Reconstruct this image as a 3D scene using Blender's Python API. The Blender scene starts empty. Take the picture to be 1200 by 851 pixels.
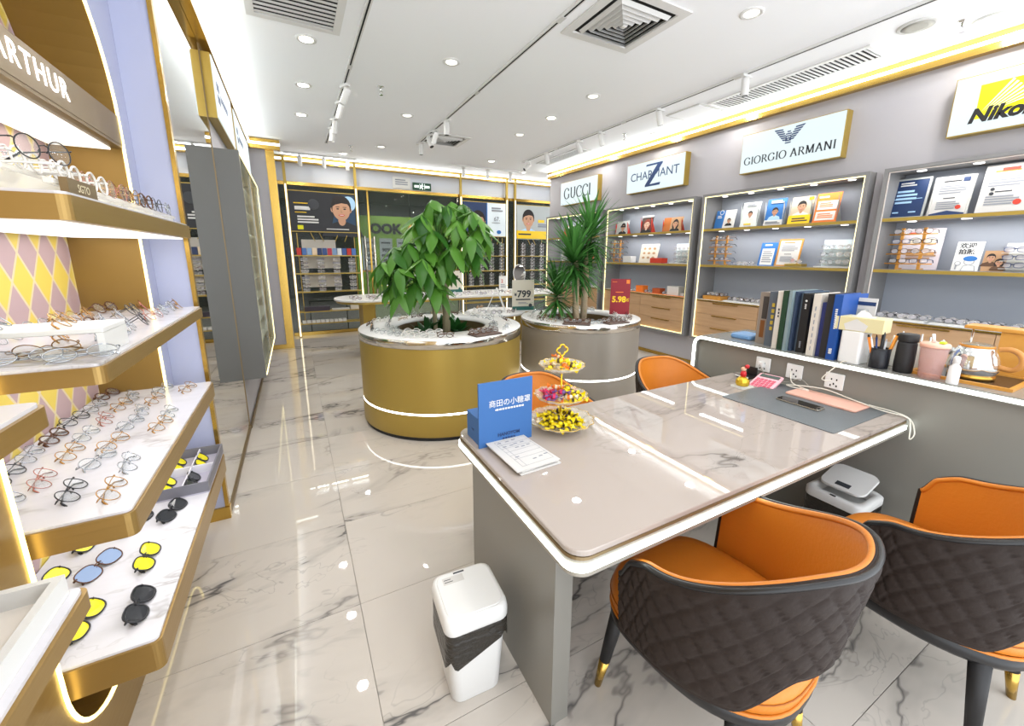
import bpy, math, random
from mathutils import Matrix, Vector
C = bpy.context.scene.collection
SC = bpy.context.scene
PI = math.pi
R = random.Random(7)
# ---------------------------------------------------------------- camera, world, exposure
cam_d = bpy.data.cameras.new('camera'); cam = bpy.data.objects.new('camera', cam_d); C.objects.link(cam)
yaw, pit, rol = 0.4898384, 0.205488668, 0.00448706663
F = Vector((math.sin(yaw)*math.cos(pit), math.cos(yaw)*math.cos(pit), -math.sin(pit)))
r0 = Vector((math.cos(yaw), -math.sin(yaw), 0)); u0 = r0.cross(F)
rr = r0*math.cos(rol)+u0*math.sin(rol); uu = -r0*math.sin(rol)+u0*math.cos(rol)
M = Matrix(((rr.x, uu.x, -F.x, 0), (rr.y, uu.y, -F.y, 0), (rr.z, uu.z, -F.z, 1.5), (0, 0, 0, 1)))
cam.matrix_world = M
cam_d.sensor_fit = 'HORIZONTAL'; cam_d.sensor_width = 36
cam_d.lens = 36*473.438/1200; cam_d.shift_y = (397.19-425.5)/1200
cam_d.clip_start = .05; cam_d.clip_end = 100
SC.camera = cam
w = bpy.data.worlds.new('world'); SC.world = w; w.use_nodes = True
w.node_tree.nodes['Background'].inputs[0].default_value = (.90, .95, 1, 1)
w.node_tree.nodes['Background'].inputs[1].default_value = 1.75
SC.view_settings.view_transform = 'Standard'; SC.view_settings.look = 'None'
SC.view_settings.exposure = .95; SC.view_settings.gamma = 1
LAMP = 3.3      # watts of one downlight
COVE = 1.6       # watts per metre of the ceiling LED profiles
LED = 2.6        # emission strength of the LED profiles
SIGN = .47      # emission of the light boxes

# ---------------------------------------------------------------- materials
def lin(c): return tuple((x/12.92 if x <= .04045 else ((x+.055)/1.055)**2.4) for x in c)
def hx(s): return lin(tuple(int(s[i:i+2], 16)/255 for i in (0, 2, 4)))
MATS = {}
def mat(name, col, rough=.5, metal=0., spec=.5, em=0., alpha=1., trans=0., coat=0., ior=1.45, bump=None):
    if name in MATS: return MATS[name]
    m = bpy.data.materials.new(name); m.use_nodes = True
    b = m.node_tree.nodes['Principled BSDF']
    c = hx(col) if isinstance(col, str) else col
    b.inputs['Base Color'].default_value = (*c, 1)
    b.inputs['Roughness'].default_value = rough; b.inputs['Metallic'].default_value = metal
    b.inputs['Specular IOR Level'].default_value = spec; b.inputs['IOR'].default_value = ior
    b.inputs['Alpha'].default_value = alpha; b.inputs['Transmission Weight'].default_value = trans
    b.inputs['Coat Weight'].default_value = coat
    if em: b.inputs['Emission Color'].default_value = (*c, 1); b.inputs['Emission Strength'].default_value = em
    if bump:
        nt = m.node_tree; tc = nt.nodes.new('ShaderNodeTexCoord'); mp = nt.nodes.new('ShaderNodeMapping')
        n = nt.nodes.new('ShaderNodeTexNoise'); bp = nt.nodes.new('ShaderNodeBump')
        mp.inputs['Scale'].default_value = bump[0] if isinstance(bump[0], tuple) else (bump[0],)*3
        n.inputs['Scale'].default_value = 1; n.inputs['Detail'].default_value = 3
        bp.inputs['Strength'].default_value = bump[1]; bp.inputs['Distance'].default_value = .01
        nt.links.new(tc.outputs['Object'], mp.inputs[0]); nt.links.new(mp.outputs[0], n.inputs['Vector'])
        nt.links.new(n.outputs[0], bp.inputs['Height']); nt.links.new(bp.outputs[0], b.inputs['Normal'])
    MATS[name] = m
    return m
def glassy(name, col, alpha, rough=.05):
    """thin clear sheet: tinted see-through plus gloss"""
    if name in MATS: return MATS[name]
    m = bpy.data.materials.new(name); m.use_nodes = True; nt = m.node_tree
    for n in list(nt.nodes): nt.nodes.remove(n)
    o = nt.nodes.new('ShaderNodeOutputMaterial'); mx = nt.nodes.new('ShaderNodeMixShader')
    t = nt.nodes.new('ShaderNodeBsdfTransparent'); p = nt.nodes.new('ShaderNodeBsdfPrincipled')
    c = hx(col); t.inputs[0].default_value = (*[1-(1-x)*.35 for x in c], 1)
    p.inputs['Base Color'].default_value = (*c, 1); p.inputs['Roughness'].default_value = rough
    mx.inputs[0].default_value = alpha
    nt.links.new(t.outputs[0], mx.inputs[1]); nt.links.new(p.outputs[0], mx.inputs[2]); nt.links.new(mx.outputs[0], o.inputs[0])
    MATS[name] = m
    return m
def marble(name, base, vein, scale=1.0, rough=.06, rnd=True):
    m = bpy.data.materials.new(name); m.use_nodes = True; nt = m.node_tree; N = nt.nodes.new; L = nt.links.new
    b = nt.nodes['Principled BSDF']; b.inputs['Roughness'].default_value = rough
    g = N('ShaderNodeNewGeometry'); oi = N('ShaderNodeObjectInfo')
    ad = N('ShaderNodeVectorMath'); ad.operation = 'MULTIPLY_ADD'
    cx = N('ShaderNodeCombineXYZ'); L(oi.outputs['Random'], cx.inputs[0]); L(oi.outputs['Random'], cx.inputs[1])
    L(cx.outputs[0], ad.inputs[0]); ad.inputs[1].default_value = (37, 23, 0) if rnd else (0, 0, 0); L(g.outputs['Position'], ad.inputs[2])
    mp = N('ShaderNodeMapping'); mp.inputs['Rotation'].default_value = (0, 0, -.7); mp.inputs['Scale'].default_value = (.55*scale, 1.25*scale, .8*scale)
    L(ad.outputs[0], mp.inputs[0])
    def vein_layer(sc, width, dist, detail):
        n = N('ShaderNodeTexNoise'); n.inputs['Scale'].default_value = sc; n.inputs['Detail'].default_value = detail
        n.inputs['Roughness'].default_value = .62; n.inputs['Distortion'].default_value = dist; L(mp.outputs[0], n.inputs['Vector'])
        s = N('ShaderNodeMath'); s.operation = 'SUBTRACT'; s.inputs[1].default_value = .5; L(n.outputs[0], s.inputs[0])
        a = N('ShaderNodeMath'); a.operation = 'ABSOLUTE'; L(s.outputs[0], a.inputs[0])
        mr = N('ShaderNodeMapRange'); mr.inputs[1].default_value = 0; mr.inputs[2].default_value = width; mr.inputs[3].default_value = 1; mr.inputs[4].default_value = 0
        L(a.outputs[0], mr.inputs[0]); return mr.outputs[0]
    v1 = vein_layer(1.1, .014, .5, 5); v2 = vein_layer(1.1, .075, .5, 5); v3 = vein_layer(2.6, .008, .9, 4)
    mk = N('ShaderNodeTexNoise'); mk.inputs['Scale'].default_value = 1.3; mk.inputs['Detail'].default_value = 2; L(mp.outputs[0], mk.inputs['Vector'])
    mr = N('ShaderNodeMapRange'); mr.inputs[1].default_value = .44; mr.inputs[2].default_value = .62; L(mk.outputs[0], mr.inputs[0])
    def mul(a, k):
        x = N('ShaderNodeMath'); x.operation = 'MULTIPLY'; L(a, x.inputs[0])
        if isinstance(k, float): x.inputs[1].default_value = k
        else: L(k, x.inputs[1])
        return x.outputs[0]
    def add(a, c):
        x = N('ShaderNodeMath'); x.operation = 'ADD'; x.use_clamp = True; L(a, x.inputs[0]); L(c, x.inputs[1]); return x.outputs[0]
    tot = add(add(mul(mul(v1, mr.outputs[0]), .75), mul(mul(v2, mr.outputs[0]), .32)), mul(mul(v3, mr.outputs[0]), .3))
    mix = N('ShaderNodeMix'); mix.data_type = 'RGBA'; mix.inputs[6].default_value = (*hx(base), 1); mix.inputs[7].default_value = (*hx(vein), 1)
    L(tot, mix.inputs[0]); L(mix.outputs[2], b.inputs['Base Color'])
    MATS[name] = m
    return m
def wood(name, c1, c2, sc=(3, 3, 40), rough=.45):
    m = bpy.data.materials.new(name); m.use_nodes = True; nt = m.node_tree; N = nt.nodes.new; L = nt.links.new
    b = nt.nodes['Principled BSDF']; b.inputs['Roughness'].default_value = rough
    g = N('ShaderNodeNewGeometry'); mp = N('ShaderNodeMapping'); mp.inputs['Scale'].default_value = sc; L(g.outputs['Position'], mp.inputs[0])
    n = N('ShaderNodeTexNoise'); n.inputs['Scale'].default_value = 1; n.inputs['Detail'].default_value = 5; L(mp.outputs[0], n.inputs['Vector'])
    mix = N('ShaderNodeMix'); mix.data_type = 'RGBA'; mix.inputs[6].default_value = (*hx(c1), 1); mix.inputs[7].default_value = (*hx(c2), 1)
    L(n.outputs[0], mix.inputs[0]); L(mix.outputs[2], b.inputs['Base Color']); MATS[name] = m
    return m
def argyle(name):
    """yellow and mauve diamond wallpaper with pale outlines (flat print), in metres along y and z"""
    m = bpy.data.materials.new(name); m.use_nodes = True; nt = m.node_tree; N = nt.nodes.new; L = nt.links.new
    b = nt.nodes['Principled BSDF']; b.inputs['Roughness'].default_value = .55
    g = N('ShaderNodeNewGeometry'); sp = N('ShaderNodeSeparateXYZ'); L(g.outputs['Position'], sp.inputs[0])
    def op(o, a, k=None):
        x = N('ShaderNodeMath'); x.operation = o
        for i, v in enumerate((a, k)):
            if v is None: continue
            if isinstance(v, (int, float)): x.inputs[i].default_value = v
            else: L(v, x.inputs[i])
        return x.outputs[0]
    p = op('DIVIDE', sp.outputs[1], .135); q = op('DIVIDE', sp.outputs[2], .20)
    a = op('ADD', p, q); c = op('SUBTRACT', p, q)
    fa = op('FLOOR', a); fc = op('FLOOR', c)
    ck = op('PINGPONG', op('ADD', fa, fc), 1)
    ea = op('ABSOLUTE', op('SUBTRACT', op('FRACT', a), .5)); ec = op('ABSOLUTE', op('SUBTRACT', op('FRACT', c), .5))
    edge = op('GREATER_THAN', op('MAXIMUM', ea, ec), .455)
    mix = N('ShaderNodeMix'); mix.data_type = 'RGBA'; mix.inputs[6].default_value = (*hx('dcc258'), 1); mix.inputs[7].default_value = (*hx('b59a9b'), 1); L(ck, mix.inputs[0])
    mx2 = N('ShaderNodeMix'); mx2.data_type = 'RGBA'; mx2.inputs[7].default_value = (*hx('d6c49e'), 1); L(edge, mx2.inputs[0]); L(mix.outputs[2], mx2.inputs[6])
    L(mx2.outputs[2], b.inputs['Base Color']); MATS[name] = m
    return m
GOLD = mat('brushed_gold', '9c7e48', .32, .6, bump=((2, 2, 60), .08))
GOLDN = mat('niche_gold', '8a6c34', .45, .35)
GOLDP = mat('polished_gold', 'c4a050', .22, .85)
GOLDS = mat('satin_gold_paint', 'b2974a', .42, .55)
BRONZE = mat('dark_bronze', '7d6a4c', .4, .5)
STEEL = mat('polished_steel', 'd8d4cc', .12, 1.0, bump=((3, 3, .5), .02))
CHROME = mat('chrome', 'e4e4e4', .08, 1.0)
GREYM = mat('grey_lacquer', '86837c', .38, .2)
GREYD = mat('wall_cabinet_grey', '605f5c', .42, .2)
GREYI = mat('island_grey', '9b948a', .38, .3)
GREYC = mat('cabinet_grey', '7f7e7e', .5)
BLUEG = mat('cabinet_back_grey', '9ba1ac', .55)
WHITE = mat('white_plastic', 'dedddb', .35)
WHITES = mat('white_satin', 'd3d2cf', .5)
WALLG = mat('wall_paint_grey', 'adaaae', .7)
WALLB = mat('bulkhead_paint', 'c9ccd3', .7)
CEIL = mat('ceiling_paint', 'fafbfe', .8)
LILAC = mat('lilac_lacquer', 'a6abc6', .35)
BLACK = mat('black_satin', '1d1c1d', .35)
BLACKM = mat('black_matt', '222122', .6)
DARK = mat('dark_slot', '0d0d0d', .8)
LEDW = mat('led_white', (1, 1, .96), em=LED)
LEDG = mat('led_cool', (.90, 1, .95), em=LED)
LEDY = mat('led_warm', (1, .82, .30), em=LED*.8)
LEDC = mat('led_cabinet', (1, .86, .40), em=LED*.45)
LEDOFF = mat('led_unlit', 'd9cfc8', .5)
LAMPW = mat('lamp_lit', (1, .93, .74), em=9)
LAMPO = mat('lamp_dim', (1, .95, .85), em=1.1)
LIGHTBOX = mat('lightbox_face', (.82, .95, .98), em=SIGN); LIGHTBOX.node_tree.nodes['Principled BSDF'].inputs['Base Color'].default_value = (.10, .11, .115, 1)
ORANGE = mat('orange_leather', 'c67520', .42, bump=((90, 90, 90), .12))
BROWN = mat('quilted_brown_leather', '2a211d', .6, 0., .22, bump=((120, 120, 120), .1))
SOIL = mat('soil', '3a2b20', .9, bump=((40, 40, 40), .6))
GLASS = glassy('clear_glass', 'e8f4f0', .12)
GLASSD = glassy('shop_glass', '6f7a70', .16, .02)
LENS = glassy('clear_lens', 'eef4f6', .10)
LENSW = glassy('pale_lens', 'f4f0f4', .30)
LENSY = mat('yellow_lens', 'ecdf1e', .15, trans=0.0)
LENSD = mat('dark_lens', '2b2d31', .12)
LENSB = mat('blue_lens', '7e93b4', .15)
ACRYL = glassy('clear_acrylic', 'fbfaf4', .45, .1)
PAPER = mat('paper', 'cbc8c4', .7)
NAVY = mat('navy_print', '2b3f68', .5)
INK = mat('dark_print', '33363c', .6)
INKG = mat('grey_print', '8b8e95', .6)
YEL = mat('yellow_print', 'e8e400', .5)
OAK = wood('oak_veneer', 'c3a07c', 'a98562')
BAMBOO = wood('bamboo', 'd39a45', 'b97b2c', (20, 20, 20))
MFLOOR = marble('floor_marble', 'c4bcb3', '625f5d', 1.0, .02)
MTABLE = marble('table_marble', 'a89d95', '655a52', 1.1, .02, False)
MSHELF = marble('shelf_marble', 'cbc9ce', '9a9694', 1.5, .2, False)
ARGYLE = argyle('argyle_wallpaper')

# ---------------------------------------------------------------- mesh building
ORG = {}
class MB:
    def __init__(s): s.v = []; s.f = []; s.sm = []
    def add(s, vs, fs, smooth=False):
        o = len(s.v); s.v += [tuple(v) for v in vs]; s.f += [tuple(i+o for i in f) for f in fs]; s.sm += [smooth]*len(fs); return s
    def box(s, a, b, bev=0):
        x0, x1 = sorted((a[0], b[0])); y0, y1 = sorted((a[1], b[1])); z0, z1 = sorted((a[2], b[2]))
        if bev <= 0:
            v = [(x, y, z) for z in (z0, z1) for x, y in ((x0, y0), (x1, y0), (x1, y1), (x0, y1))]
            return s.add(v, [(3, 2, 1, 0), (4, 5, 6, 7), (0, 1, 5, 4), (1, 2, 6, 5), (2, 3, 7, 6), (3, 0, 4, 7)])
        e = min(bev, (x1-x0)*.45, (y1-y0)*.45, (z1-z0)*.45)
        rings = []
        def ring(i, z): return [(x0+i+e*0, y0+i, z), (x1-i, y0+i, z), (x1-i, y1-i, z), (x0+i, y1-i, z)]
        def oct_(z, i):
            c = e*.6
            return [(x0+i+c, y0+i, z), (x1-i-c, y0+i, z), (x1-i, y0+i+c, z), (x1-i, y1-i-c, z), (x1-i-c, y1-i, z), (x0+i+c, y1-i, z), (x0+i, y1-i-c, z), (x0+i, y0+i+c, z)]
        return s.loft([oct_(z0, e*.7), oct_(z0+e*.7, 0), oct_(z1-e*.7, 0), oct_(z1, e*.7)], True)
    def loft(s, rings, caps=True, smooth=False, closed=True):
        n = len(rings[0]); vs = [p for r in rings for p in r]; fs = []
        for k in range(len(rings)-1):
            for i in range(n if closed else n-1):
                j = (i+1) % n; fs.append((k*n+i, k*n+j, (k+1)*n+j, (k+1)*n+i))
        s.add(vs, fs, smooth)
        if caps:
            o = len(s.v)-len(vs)
            s.f += [tuple(o+i for i in reversed(range(n))), tuple(o+(len(rings)-1)*n+i for i in range(n))]; s.sm += [False, False]
        return s
    def lathe(s, prof, n=24, c=(0, 0, 0), caps=True, smooth=True, f=None):
        rings = []
        for r, z in prof:
            rings.append([(c[0]+r*(f(a) if f else 1)*math.cos(a), c[1]+r*(f(a) if f else 1)*math.sin(a), c[2]+z) for a in (2*PI*i/n for i in range(n))])
        return s.loft(rings, caps, smooth)
    def tube(s, pts, r=.01, n=8, closed=False, smooth=True):
        P = [Vector(p) for p in pts]; m = len(P); rings = []; prev = None
        for i in range(m):
            a = P[(i-1) % m] if (closed or i > 0) else P[i]; b = P[(i+1) % m] if (closed or i < m-1) else P[i]
            t = (b-a).normalized() if (b-a).length > 1e-9 else Vector((0, 0, 1))
            if prev is None:
                up = Vector((0, 0, 1)) if abs(t.z) < .9 else Vector((1, 0, 0)); x = t.cross(up).normalized()
            else: x = (prev - t*prev.dot(t)); x = x.normalized() if x.length > 1e-6 else t.orthogonal().normalized()
            prev = x; y = t.cross(x); ri = r[i] if isinstance(r, (list, tuple)) else r
            rings.append([tuple(P[i]+x*ri*math.cos(2*PI*k/n)+y*ri*math.sin(2*PI*k/n)) for k in range(n)])
        if closed: rings.append(rings[0]); return s.loft(rings, False, smooth)
        return s.loft(rings, True, smooth)
    def prism(s, poly, d0, d1, ax='z'):
        def P(a, b, d): return {'z': (a, b, d), 'x': (d, a, b), 'y': (a, d, b)}[ax]
        n = len(poly); vs = [P(a, b, d0) for a, b in poly]+[P(a, b, d1) for a, b in poly]
        return s.add(vs, [tuple(reversed(range(n))), tuple(range(n, 2*n))]+[(i, (i+1) % n, n+(i+1) % n, n+i) for i in range(n)])
    def ball(s, c, r, n=12, m=8, sc=(1, 1, 1)):
        rings = [[(c[0]+r*sc[0]*math.sin(PI*j/m)*math.cos(2*PI*i/n), c[1]+r*sc[1]*math.sin(PI*j/m)*math.sin(2*PI*i/n), c[2]-r*sc[2]*math.cos(PI*j/m)) for i in range(n)] for j in range(1, m)]
        return s.loft(rings, True, True)
    def xf(s, M, since=0):
        s.v[since:] = [tuple(M @ Vector(v)) for v in s.v[since:]]; return s
    def mesh(s, name, m):
        me = bpy.data.meshes.new(name); me.from_pydata(s.v, [], s.f); me.polygons.foreach_set('use_smooth', s.sm)
        if m: me.materials.append(m)
        import bmesh
        bm = bmesh.new(); bm.from_mesh(me); bmesh.ops.recalc_face_normals(bm, faces=bm.faces); bm.to_mesh(me); bm.free()
        return me
    def build(s, name, m, parent=None, local=False, **kw):
        o = bpy.data.objects.new(name, None if False else s.mesh(name, m)); C.objects.link(o)
        if parent is not None:
            o.parent = parent; org = ORG.get(parent, Vector((0, 0, 0)))
            if not local: o.data.transform(Matrix.Translation(-org))
            ORG[o] = org
        for k, v in kw.items(): o[k] = v
        return o
def link(o, parent=None):
    C.objects.link(o)
    if parent: o.parent = parent
    return o
def thing(name, label, cat, loc=(0, 0, 0), rz=0., group=None):
    o = bpy.data.objects.new(name, None); C.objects.link(o); o.location = loc; o.rotation_euler = (0, 0, rz); o.empty_display_size = .05
    o['label'] = label; o['category'] = cat
    if group: o['group'] = group
    ORG[o] = Vector(loc)
    return o
def tag(o, label, cat, group=None):
    o['label'] = label; o['category'] = cat
    if group: o['group'] = group
    return o
def struct(o): o['kind'] = 'structure'; return o
def dup(root, loc, rot=None, label=None, group=None, scale=None, swap=None):
    """copy a thing with copies of its parts and sub-parts (mesh data shared)"""
    def cp(o, par):
        c = o.copy(); C.objects.link(c); c.parent = par
        for ch in o.children: cp(ch, c)
        return c
    r = cp(root, None); r.location = loc
    if rot is not None: r.rotation_euler = (0, 0, rot) if isinstance(rot, (int, float)) else rot
    if scale: r.scale = (scale,)*3
    if label: r['label'] = label
    if group: r['group'] = group
    return r
def text(s, size, m, parent, loc, rot, ext=.0008, align='CENTER', name='lettering', sx=1., shear=0., bold=0.):
    cu = bpy.data.curves.new(name, 'FONT'); cu.body = s; cu.size = size; cu.extrude = ext; cu.align_x = align; cu.align_y = 'CENTER'
    cu.shear = shear; cu.offset = bold; cu.resolution_u = 3
    cu.materials.append(m); o = bpy.data.objects.new(name, cu); C.objects.link(o)
    if parent: o.parent = parent
    o.location = Vector(loc)-ORG.get(parent, Vector((0, 0, 0))); o.rotation_euler = rot; o.scale = (sx, 1, 1)
    return o
RX = (PI/2, 0, -PI/2)      # text on a plane that faces -x (right-hand wall), reading along -y
RL = (PI/2, 0, PI/2)       # text on a plane that faces +x, reading along +y
RY = (PI/2, 0, 0)          # text on a plane that faces -y
ORD = ['first', 'second', 'third', 'fourth', 'fifth', 'sixth', 'seventh', 'eighth', 'ninth', 'tenth', 'eleventh', 'twelfth', 'thirteenth', 'fourteenth', 'fifteenth', 'sixteenth', 'seventeenth', 'eighteenth', 'nineteenth', 'twentieth', 'twenty-first', 'twenty-second', 'twenty-third', 'twenty-fourth', 'twenty-fifth', 'twenty-sixth', 'twenty-seventh', 'twenty-eighth', 'twenty-ninth', 'thirtieth', 'thirty-first', 'thirty-second', 'thirty-third', 'thirty-fourth', 'thirty-fifth', 'thirty-sixth', 'thirty-seventh', 'thirty-eighth', 'thirty-ninth', 'fortieth']
def rrect(x0, y0, x1, y1, r, n=6):
    p = []
    for cx, cy, a in ((x1-r, y0+r, -PI/2), (x1-r, y1-r, 0), (x0+r, y1-r, PI/2), (x0+r, y0+r, PI)):
        p += [(cx+r*math.cos(a+PI/2*i/n), cy+r*math.sin(a+PI/2*i/n)) for i in range(n+1)]
    return p
def slab(poly, z0, z1, e=.004, n=1):
    """rounded-edge horizontal slab from an outline"""
    cx = sum(p[0] for p in poly)/len(poly); cy = sum(p[1] for p in poly)/len(poly)
    def ins(i, z):
        out = []
        for x, y in poly:
            d = math.hypot(x-cx, y-cy) or 1; out.append((x-(x-cx)/d*i, y-(y-cy)/d*i, z))
        return out
    return MB().loft([ins(e, z0), ins(0, z0+e), ins(0, z1-e), ins(e, z1)])
# ================================================================ the room
ZC = 3.14
fl = struct(MB().box((-1.2, -.35, -.06), (6.4, 8.46, -.006)).build('floor', mat('tile_joint', 'a59d93', .7)))
tm = {}
for i in range(-2, 6):
    for j in range(-6, 11):
        x0, x1 = .122+1.24*i, .122+1.24*(i+1); y0, y1 = 1.627+.62*j, 1.627+.62*(j+1)
        x0 = max(x0, -1.2); x1 = min(x1, 6.4); y0 = max(y0, -.35); y1 = min(y1, 8.46)
        if x1-x0 < .02 or y1-y0 < .02: continue
        k = (round(x1-x0, 3), round(y1-y0, 3))
        if k not in tm: tm[k] = slab([(.001, .001), (k[0]-.001, .001), (k[0]-.001, k[1]-.001), (.001, k[1]-.001)], -.006, 0, .0007).mesh('floor_tile', MFLOOR)
        o = link(bpy.data.objects.new('floor_tile', tm[k]), fl); o.location = (x0, y0, 0)
struct(MB().box((-1.2, -.35, ZC), (6.4, 8.46, ZC+.1)).build('ceiling', CEIL))
# right-hand wall: panel above, kick wall below, piers between the recessed cabinets
CAB = [(.07, 1.82), (1.925, 3.66), (3.77, 5.51), (5.62, 7.36)]
wr = MB().box((4.84, -.35, 2.262), (5.3, 7.42, ZC)).box((4.84, -.35, 0), (5.3, 7.42, .385)).box((5.09, -.35, .385), (5.3, 7.42, 2.262))
for a, b in ((-.35, .065), (1.825, 1.92), (3.665, 3.765), (5.515, 5.615), (7.365, 7.42)): wr.box((4.84, a, .385), (5.09, b, 2.262))
struct(wr.build('wall_right', WALLG))
struct(MB().box((4.825, -.35, 0), (4.84, 7.42, .05)).build('baseboard_right', GOLDP))
def cornice(name, mb, led, join=()):
    t = struct(mb.build(name, GOLDP)); struct(led.build('led_strip', LEDG, t)); return t
def strip_light(a, b, out, watts):
    """the light of an LED profile: a thin lamp along it, turned half up, half into the room"""
    a, b, out = Vector(a), Vector(b), Vector(out); d = (b-a).normalized(); z = -(out+Vector((0, 0, .7))).normalized(); y = z.cross(d)
    ld = bpy.data.lights.new('strip_light', 'AREA'); ld.shape = 'RECTANGLE'; ld.size = (b-a).length; ld.size_y = .02; ld.energy = watts; ld.color = (.93, .98, 1)
    lo = bpy.data.objects.new('strip_light', ld); C.objects.link(lo); m = Matrix((d, y, z)).transposed().to_4x4(); m.translation = (a+b)/2; lo.matrix_world = m
strip_light((4.74, -.3, 3.03), (4.74, 7.3, 3.03), (-1, 0, 0), COVE*7.6)
strip_light((0, 8.24, 3.06), (6, 8.24, 3.06), (0, -1, 0), COVE*5)
strip_light((-.375, 2.8, 3.05), (-.375, 7.1, 3.05), (1, 0, 0), COVE*2.2)
cornice('trim_1', MB().box((4.77, -.35, 3.015), (4.84, 7.42, 3.135)), MB().box((4.76, -.35, 3.068), (4.771, 7.42, 3.092)))
# wall behind the storefront bulkhead
wb = struct(MB().box((-1.2, 8.36, 2.70), (6.4, 8.46, ZC)).build('wall_back', WALLB))
struct(MB().box((6.3, 7.42, 0), (6.4, 8.46, ZC)).build('wall_alcove', WALLG))
cornice('trim_2', MB().box((-.15, 8.27, 3.03), (6.3, 8.36, 3.125)), MB().box((-.15, 8.258, 3.06), (6.3, 8.271, 3.092)))
struct(MB().box((-.15, 8.26, 2.66), (6.3, 8.36, 2.715)).build('trim_3', GOLDP))
# left wall: mirror section, white wall, column that faces the room
struct(MB().box((-.6, 2.645, 0), (-.47, 8.46, ZC)).build('wall_left', WALLG))
wc = struct(MB().box((-.47, 7.33, .0), (-.115, 8.46, 3.0)).build('wall_column', WALLG))
struct(MB().box((-.215, 7.315, .07), (-.105, 7.33, 3.0)).build('gold_strip', GOLDP, wc))
struct(MB().box((-.47, 7.31, 0), (-.105, 7.33, .07)).build('gold_base', GOLDP, wc))
cornice('trim_4', MB().box((-.47, 2.645, 2.99), (-.40, 7.30, 3.125)), MB().box((-.40, 2.645, 3.05), (-.39, 7.29, 3.075)))
cornice('trim_5', MB().box((-.47, 7.25, 2.99), (-.02, 7.33, 3.125)), MB().box((-.39, 7.238, 3.045), (-.02, 7.25, 3.075)))
struct(MB().box((-.463, 3.99, 0), (-.45, 7.33, .03)).build('baseboard_left', BRONZE))
t = thing('wall_mirror', 'tall floor to ceiling mirror sheet beside the lilac panel', 'mirror', (-.465, 3.3, 0))
MB().box((-.4695, 2.65, .03), (-.463, 3.965, 2.985)).build('mirror_sheet', mat('mirror', 'eeeeec', .01, 1.0), t)
MB().box((-.4695, 3.965, .03), (-.459, 3.975, 2.985)).build('edge_trim', BRONZE, t)
MB().box((-.4695, 2.65, 0), (-.455, 3.975, .03)).build('bottom_rail', BRONZE, t)
# ---------------------------------------------------------------- storefront glass, door and mall outside
for i, (a, b) in enumerate(((-.11, 1.13), (3.16, 6.3))):
    o = struct(MB().box((a, 8.40, .02), (b, 8.412, 2.66)).build('window_%d' % (i+1), GLASSD))
    fr = MB().box((a, 8.38, 0), (b, 8.43, .06)); struct(fr.build('window_frame', GOLDP, o))
dr = struct(MB().box((1.15, 8.395, .02), (2.14, 8.409, 2.66)).box((2.15, 8.395, .02), (3.14, 8.409, 2.66)).build('door_1', GLASSD))
struct(MB().box((1.135, 8.37, 0), (1.15, 8.43, 2.66)).box((3.14, 8.37, 0), (3.155, 8.43, 2.66)).box((1.15, 8.37, 0), (3.14, 8.43, .02)).build('door_frame', STEEL, dr))
for x in (1.25, 1.42):
    hb = struct(MB().tube([(x, 8.33, .66), (x, 8.33, 1.83)], .022, 10).build('door_handle', STEEL, dr))
    struct(MB().tube([(x, 8.33, 1.68), (x, 8.40, 1.68)], .012, 8).tube([(x, 8.33, .8), (x, 8.40, .8)], .012, 8).build('handle_bracket', STEEL, hb))
struct(MB().box((1.335, 8.365, 0), (1.365, 8.395, 2.66)).build('door_stile', GOLDP, dr))
struct(MB().box((1.15, 8.385, 1.16), (3.14, 8.40, 1.19)).build('door_rail', GOLD, dr))
ex = mat('mall_dark', '4c4c4a', .8); exg = mat('mall_green', '7da436', .6)
struct(MB().box((-9, 8.47, -.06), (16, 16, 0)).build('floor_mall', mat('mall_floor', '8e8b86', .25)))
struct(MB().box((-9, 8.47, 3.3), (16, 16, 3.4)).build('ceiling_mall', mat('mall_ceiling', '8d8c8a', .8)))
struct(MB().box((-9, 15.9, 0), (16, 16, 3.3)).box((-9, 8.47, 0), (-8.9, 16, 3.3)).box((15.9, 8.47, 0), (16, 16, 3.3)).build('wall_mall', ex))
for j, yy in enumerate((9.6, 11.0, 12.4)): struct(MB().box((-9, yy, 3.22), (16, yy+.06, 3.30)).build('trim_mall_%d' % (j+1), mat('mall_beam', '6a6a69', .7)))
# shop across the mall with a green front
g = thing('green_storefront', 'bright green shop front seen through the glass door', 'storefront', (3.0, 13.1, 0))
MB().box((1.7, 13.05, 0), (4.9, 13.2, 2.62)).build('facade', exg, g)
text('OOK', .40, BLACK, g, (2.58, 13.04, 2.24), RY, .01, bold=.02, sx=1.0)
sm = MB().lathe([(.15, 0), (.15, .02)], 28).xf(Matrix.Translation((3.40, 13.05, 2.25)) @ Matrix.Rotation(PI/2, 4, 'X')).build('smiley_disc', mat('smiley_orange', 'e8a63a', .5), g)
fc = MB()
for dx in (-.045, .035): fc.box((3.40+dx-.012, 13.022, 2.27), (3.40+dx+.012, 13.03, 2.33))
fc.tube([(3.40+.08*math.cos(a), 13.025, 2.24+.075*math.sin(a)) for a in [PI*1.08+PI*.84*i/10 for i in range(11)]], .014, 6)
fc.build('smile', BLACK, sm)
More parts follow.
